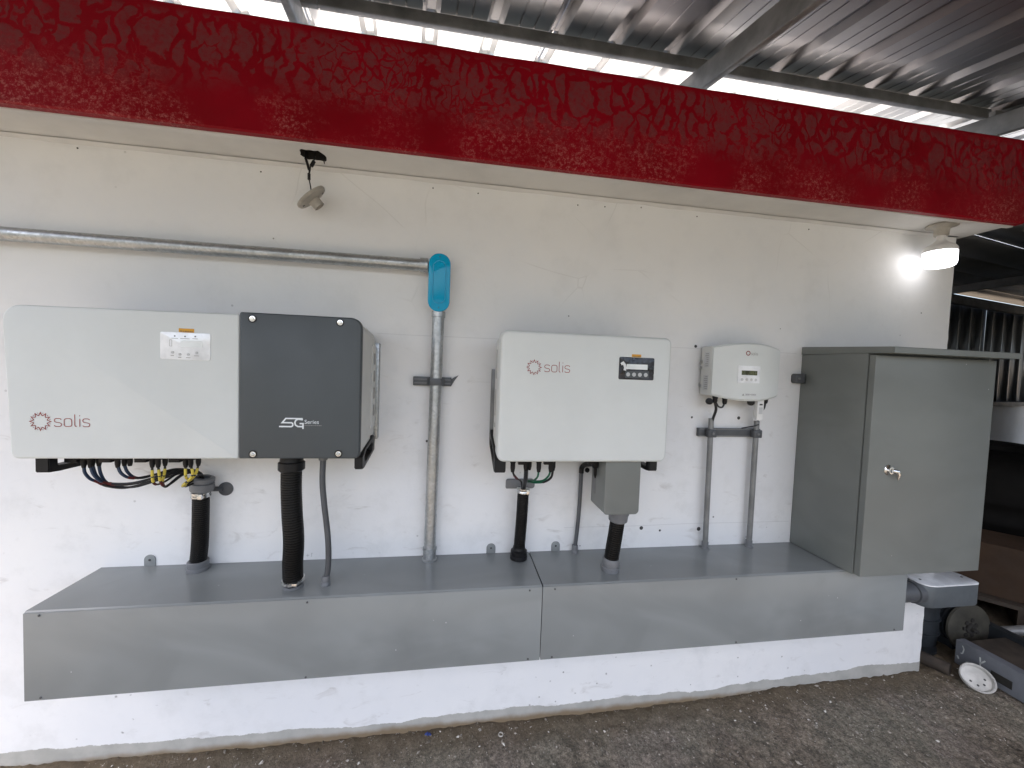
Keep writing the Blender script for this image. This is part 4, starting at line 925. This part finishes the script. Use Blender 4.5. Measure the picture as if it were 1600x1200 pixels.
for k in range(9000):
    x, y = random.uniform(-1.3, 3.0), -random.random()**1.2*.85+.0
    s = .0014*random.random()**-.42; s = min(s, .009); z = gz(x, y)+s*.15
    a = random.uniform(0, 6.28); lx_, ly_, lz_ = s*random.uniform(.8, 2.0), s*random.uniform(.6, 1.1), s*random.uniform(.35, .8)
    ca, sa = math.cos(a), math.sin(a); o = len(gv)
    for px_, py_, pz_ in ((1, .1, .1), (.1, 1, -.1), (-1, .2, .15), (-.1, -1, 0), (.15, .1, 1), (0, 0, -1)):
        px_ *= lx_*random.uniform(.7, 1.1); py_ *= ly_*random.uniform(.7, 1.1); pz_ *= lz_
        gv.append((x+px_*ca-py_*sa, y+px_*sa+py_*ca, z+pz_))
    for q0, q1 in ((0, 1), (1, 2), (2, 3), (3, 0)): gf += [(o+q0, o+q1, o+4), (o+q1, o+q0, o+5)]
me = bpy.data.meshes.new('gravel'); me.from_pydata(gv, [], gf); me.materials.append(M['stone'])
go = bpy.data.objects.new('gravel', me); COL.objects.link(go)
tag(go, 'loose grit and small stone chips scattered on the floor', 'gravel', kind='stuff')

# ------------------------------------------------------------------ clutter beyond the wall end
pf = thing('steel_platform', 'low grey steel frame with dirty deck and white paint drips, right of the wall', 'frame', (2.9, -.3, .04))
bm = BM(); box(bm, 2.72, 2.775, -1.0, .023, .052, .182, .004); rl = obj('near_rail', bm, 'grey_steel', pf)
bm = BM(); box(bm, 2.718, 2.722, -.193, -.118, .082, .122); obj('slot', bm, 'hole', rl)
bm = BM()
def drip(pts, w_): 
    P = [Vector(p) for p in pts]
    for a, b_ in zip(P, P[1:]):
        t = (b_-a).normalized(); m = Vector((-t.y, t.x))*w_/2
        bm.faces.new([bm.verts.new((2.7193, *(p_))) for p_ in (a+m, a-m, b_-m, b_+m)])
drip([(-.075, .155), (-.078, .12), (-.077, .075)], .006); drip([(-.095, .150), (-.078, .125)], .006); drip([(-.005, .165), (-.012, .150), (-.008, .125), (0, .12)], .005); drip([(.012, .10), (.006, .085)], .007); drip([(-.035, .095), (-.025, .088)], .007)
obj('paint_drip', bm, 'chalk', rl, recalc=False)
bm = BM(); box(bm, 2.776, 3.05, -1.0, .02, .15, .168, .002); obj('deck', bm, 'rust', pf)
bm = BM(); box(bm, 3.052, 3.10, -1.0, .12, .06, .195, .004); obj('far_rail', bm, 'machine', pf)
bm = BM(); box(bm, 2.776, 3.05, -.04, .018, .05, .148); box(bm, 2.73, 3.09, -.95, -.9, -.02, .05); box(bm, 2.73, 3.09, -.06, -.01, .02, .05); obj('cross_bar', bm, 'machine', pf)
mo = thing('motor', 'dark round machine with pale round end plate behind the grey rail', 'motor', (2.95, .2, .0))
ax = Vector((-.08, -.99, .04)).normalized(); oc = Vector((2.935, .10, .175))
bm = BM(); lathe(bm, [(.05, .004), (.12, .004), (.132, 0), (.134, -.01), (.128, -.016)], oc, ax, 40); ep = obj('end_plate', bm, 'disc', mo)
u, v = frame(ax)
bm = BM(); lathe(bm, [(.03, .004), (.03, .012), (.012, .014), (.01, .03), (.002, .03)], oc, ax, 14)
for k in range(7):
    a = k*2*math.pi/7; lathe(bm, [(.012, .004), (.011, .009), (.002, .009)], oc+(u*math.cos(a)+v*math.sin(a))*(.038+.008*(k % 2)), ax, 6)
obj('hub', bm, 'hole', ep)
bm = BM(); prof = []
for k in range(9): prof += [(.112, -.017-k*.024), (.112, -.017-k*.024-.010), (.098, -.017-k*.024-.012), (.098, -.017-k*.024-.022)]
lathe(bm, prof+[(.08, -.26), (.02, -.265)], oc, ax, 28); obj('housing', bm, 'machine', mo)
bm = BM(); box(bm, 2.86, 3.04, .12, .30, -.01, .085, .004); obj('foot', bm, 'machine', mo)
ml = thing('machine_casing', 'dark blue-grey machine casing in shadow just behind the wall corner', 'machine', (2.68, .25, 0))
bm = BM(); lathe(bm, [(.10, 0), (.125, .02), (.13, .1), (.13, .32), (.115, .36), (.06, .38), (.05, .40)], (2.72, .25, .03), (0, 0, 1), 28); cs_ = obj('casing', bm, 'machine', ml)
for z in (.12, .2, .28): bm = BM(); lathe(bm, [(.13, 0), (.137, .003), (.137, .012), (.13, .015)], (2.72, .25, z), (0, 0, 1), 28); obj('rib', bm, 'machine', cs_)
bm = BM(); tube(bm, [(2.66, .2, -.02), (2.66, .2, .06)], .12, 16); obj('base', bm, 'machine', ml)
bg_ = thing('pipe_on_floor', 'dusty dark pipe lying on the floor along the wall end', 'pipe', (2.6, .0, .04))
bm = BM(); tube(bm, [(2.505, .16, gz(2.5, .16)+.03), (2.545, .05, gz(2.545, .05)+.03), (2.585, -.045, gz(2.585, -.045)+.028)], .032, 16); obj('pipe', bm, 'rust', bg_)
tk = thing('water_tank', 'large black plastic tank with rounded shoulder behind the cabinet', 'tank', (4.45, .95, 0))
bm = BM(); prof = [(.62, 0), (.66, .03)]
for k in range(5): prof += [(.66, .08+k*.15), (.675, .10+k*.15), (.675, .14+k*.15), (.66, .16+k*.15)]
prof += [(.66, .84), (.64, .93), (.56, 1.0), (.38, 1.04), (.22, 1.05), (.21, 1.09), (.02, 1.10)]
lathe(bm, prof, (4.45, .95, -.01), (0, 0, 1), 48); obj('shell', bm, 'tank', tk)
cb = thing('cardboard_box', 'brown cardboard box with a raised pale flap in front of the black tank', 'box', (3.55, .4, .18))
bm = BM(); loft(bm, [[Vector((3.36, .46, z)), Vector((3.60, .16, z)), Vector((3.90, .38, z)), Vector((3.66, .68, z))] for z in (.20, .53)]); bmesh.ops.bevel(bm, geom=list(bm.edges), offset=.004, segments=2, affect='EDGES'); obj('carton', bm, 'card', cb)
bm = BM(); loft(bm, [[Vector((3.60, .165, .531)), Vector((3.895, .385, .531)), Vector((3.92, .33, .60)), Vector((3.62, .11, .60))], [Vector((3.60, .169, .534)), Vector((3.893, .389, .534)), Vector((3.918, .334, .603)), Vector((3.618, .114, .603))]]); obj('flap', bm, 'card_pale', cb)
pl = thing('pallet', 'dark low pallet carrying the cardboard box', 'pallet', (3.6, .4, 0))
for k in range(4):
    a = Vector((3.30, .44, 0))+Vector((.19, .14, 0))*k*.62; b_ = a+Vector((.26, -.32, 0))
    bm = BM(); t = Vector((.06, .045, 0)); loft(bm, [[a+Vector((0, 0, z)), b_+Vector((0, 0, z)), b_+t+Vector((0, 0, z)), a+t+Vector((0, 0, z))] for z in (.172, .196)]); obj('board', bm, 'rust', pl)
for k in range(2):
    a = Vector((3.32, .42, 0))+Vector((.17, -.21, 0))*k; b_ = a+Vector((.42, .31, 0)); t = Vector((.04, -.05, 0))
    bm = BM(); loft(bm, [[a+Vector((0, 0, z)), b_+Vector((0, 0, z)), b_+t+Vector((0, 0, z)), a+t+Vector((0, 0, z))] for z in (-.02, .170)]); obj('bearer', bm, 'rust', pl)
tb = thing('steel_tube', 'grey steel tube leaning across the dark corner beyond the wall', 'tube', (3.3, .25, .12))
bm = BM(); tube(bm, [(3.16, .21, .055), (3.36, .07, .155), (3.72, -.16, .33)], .026, 14); obj('tube', bm, 'steel', tb)
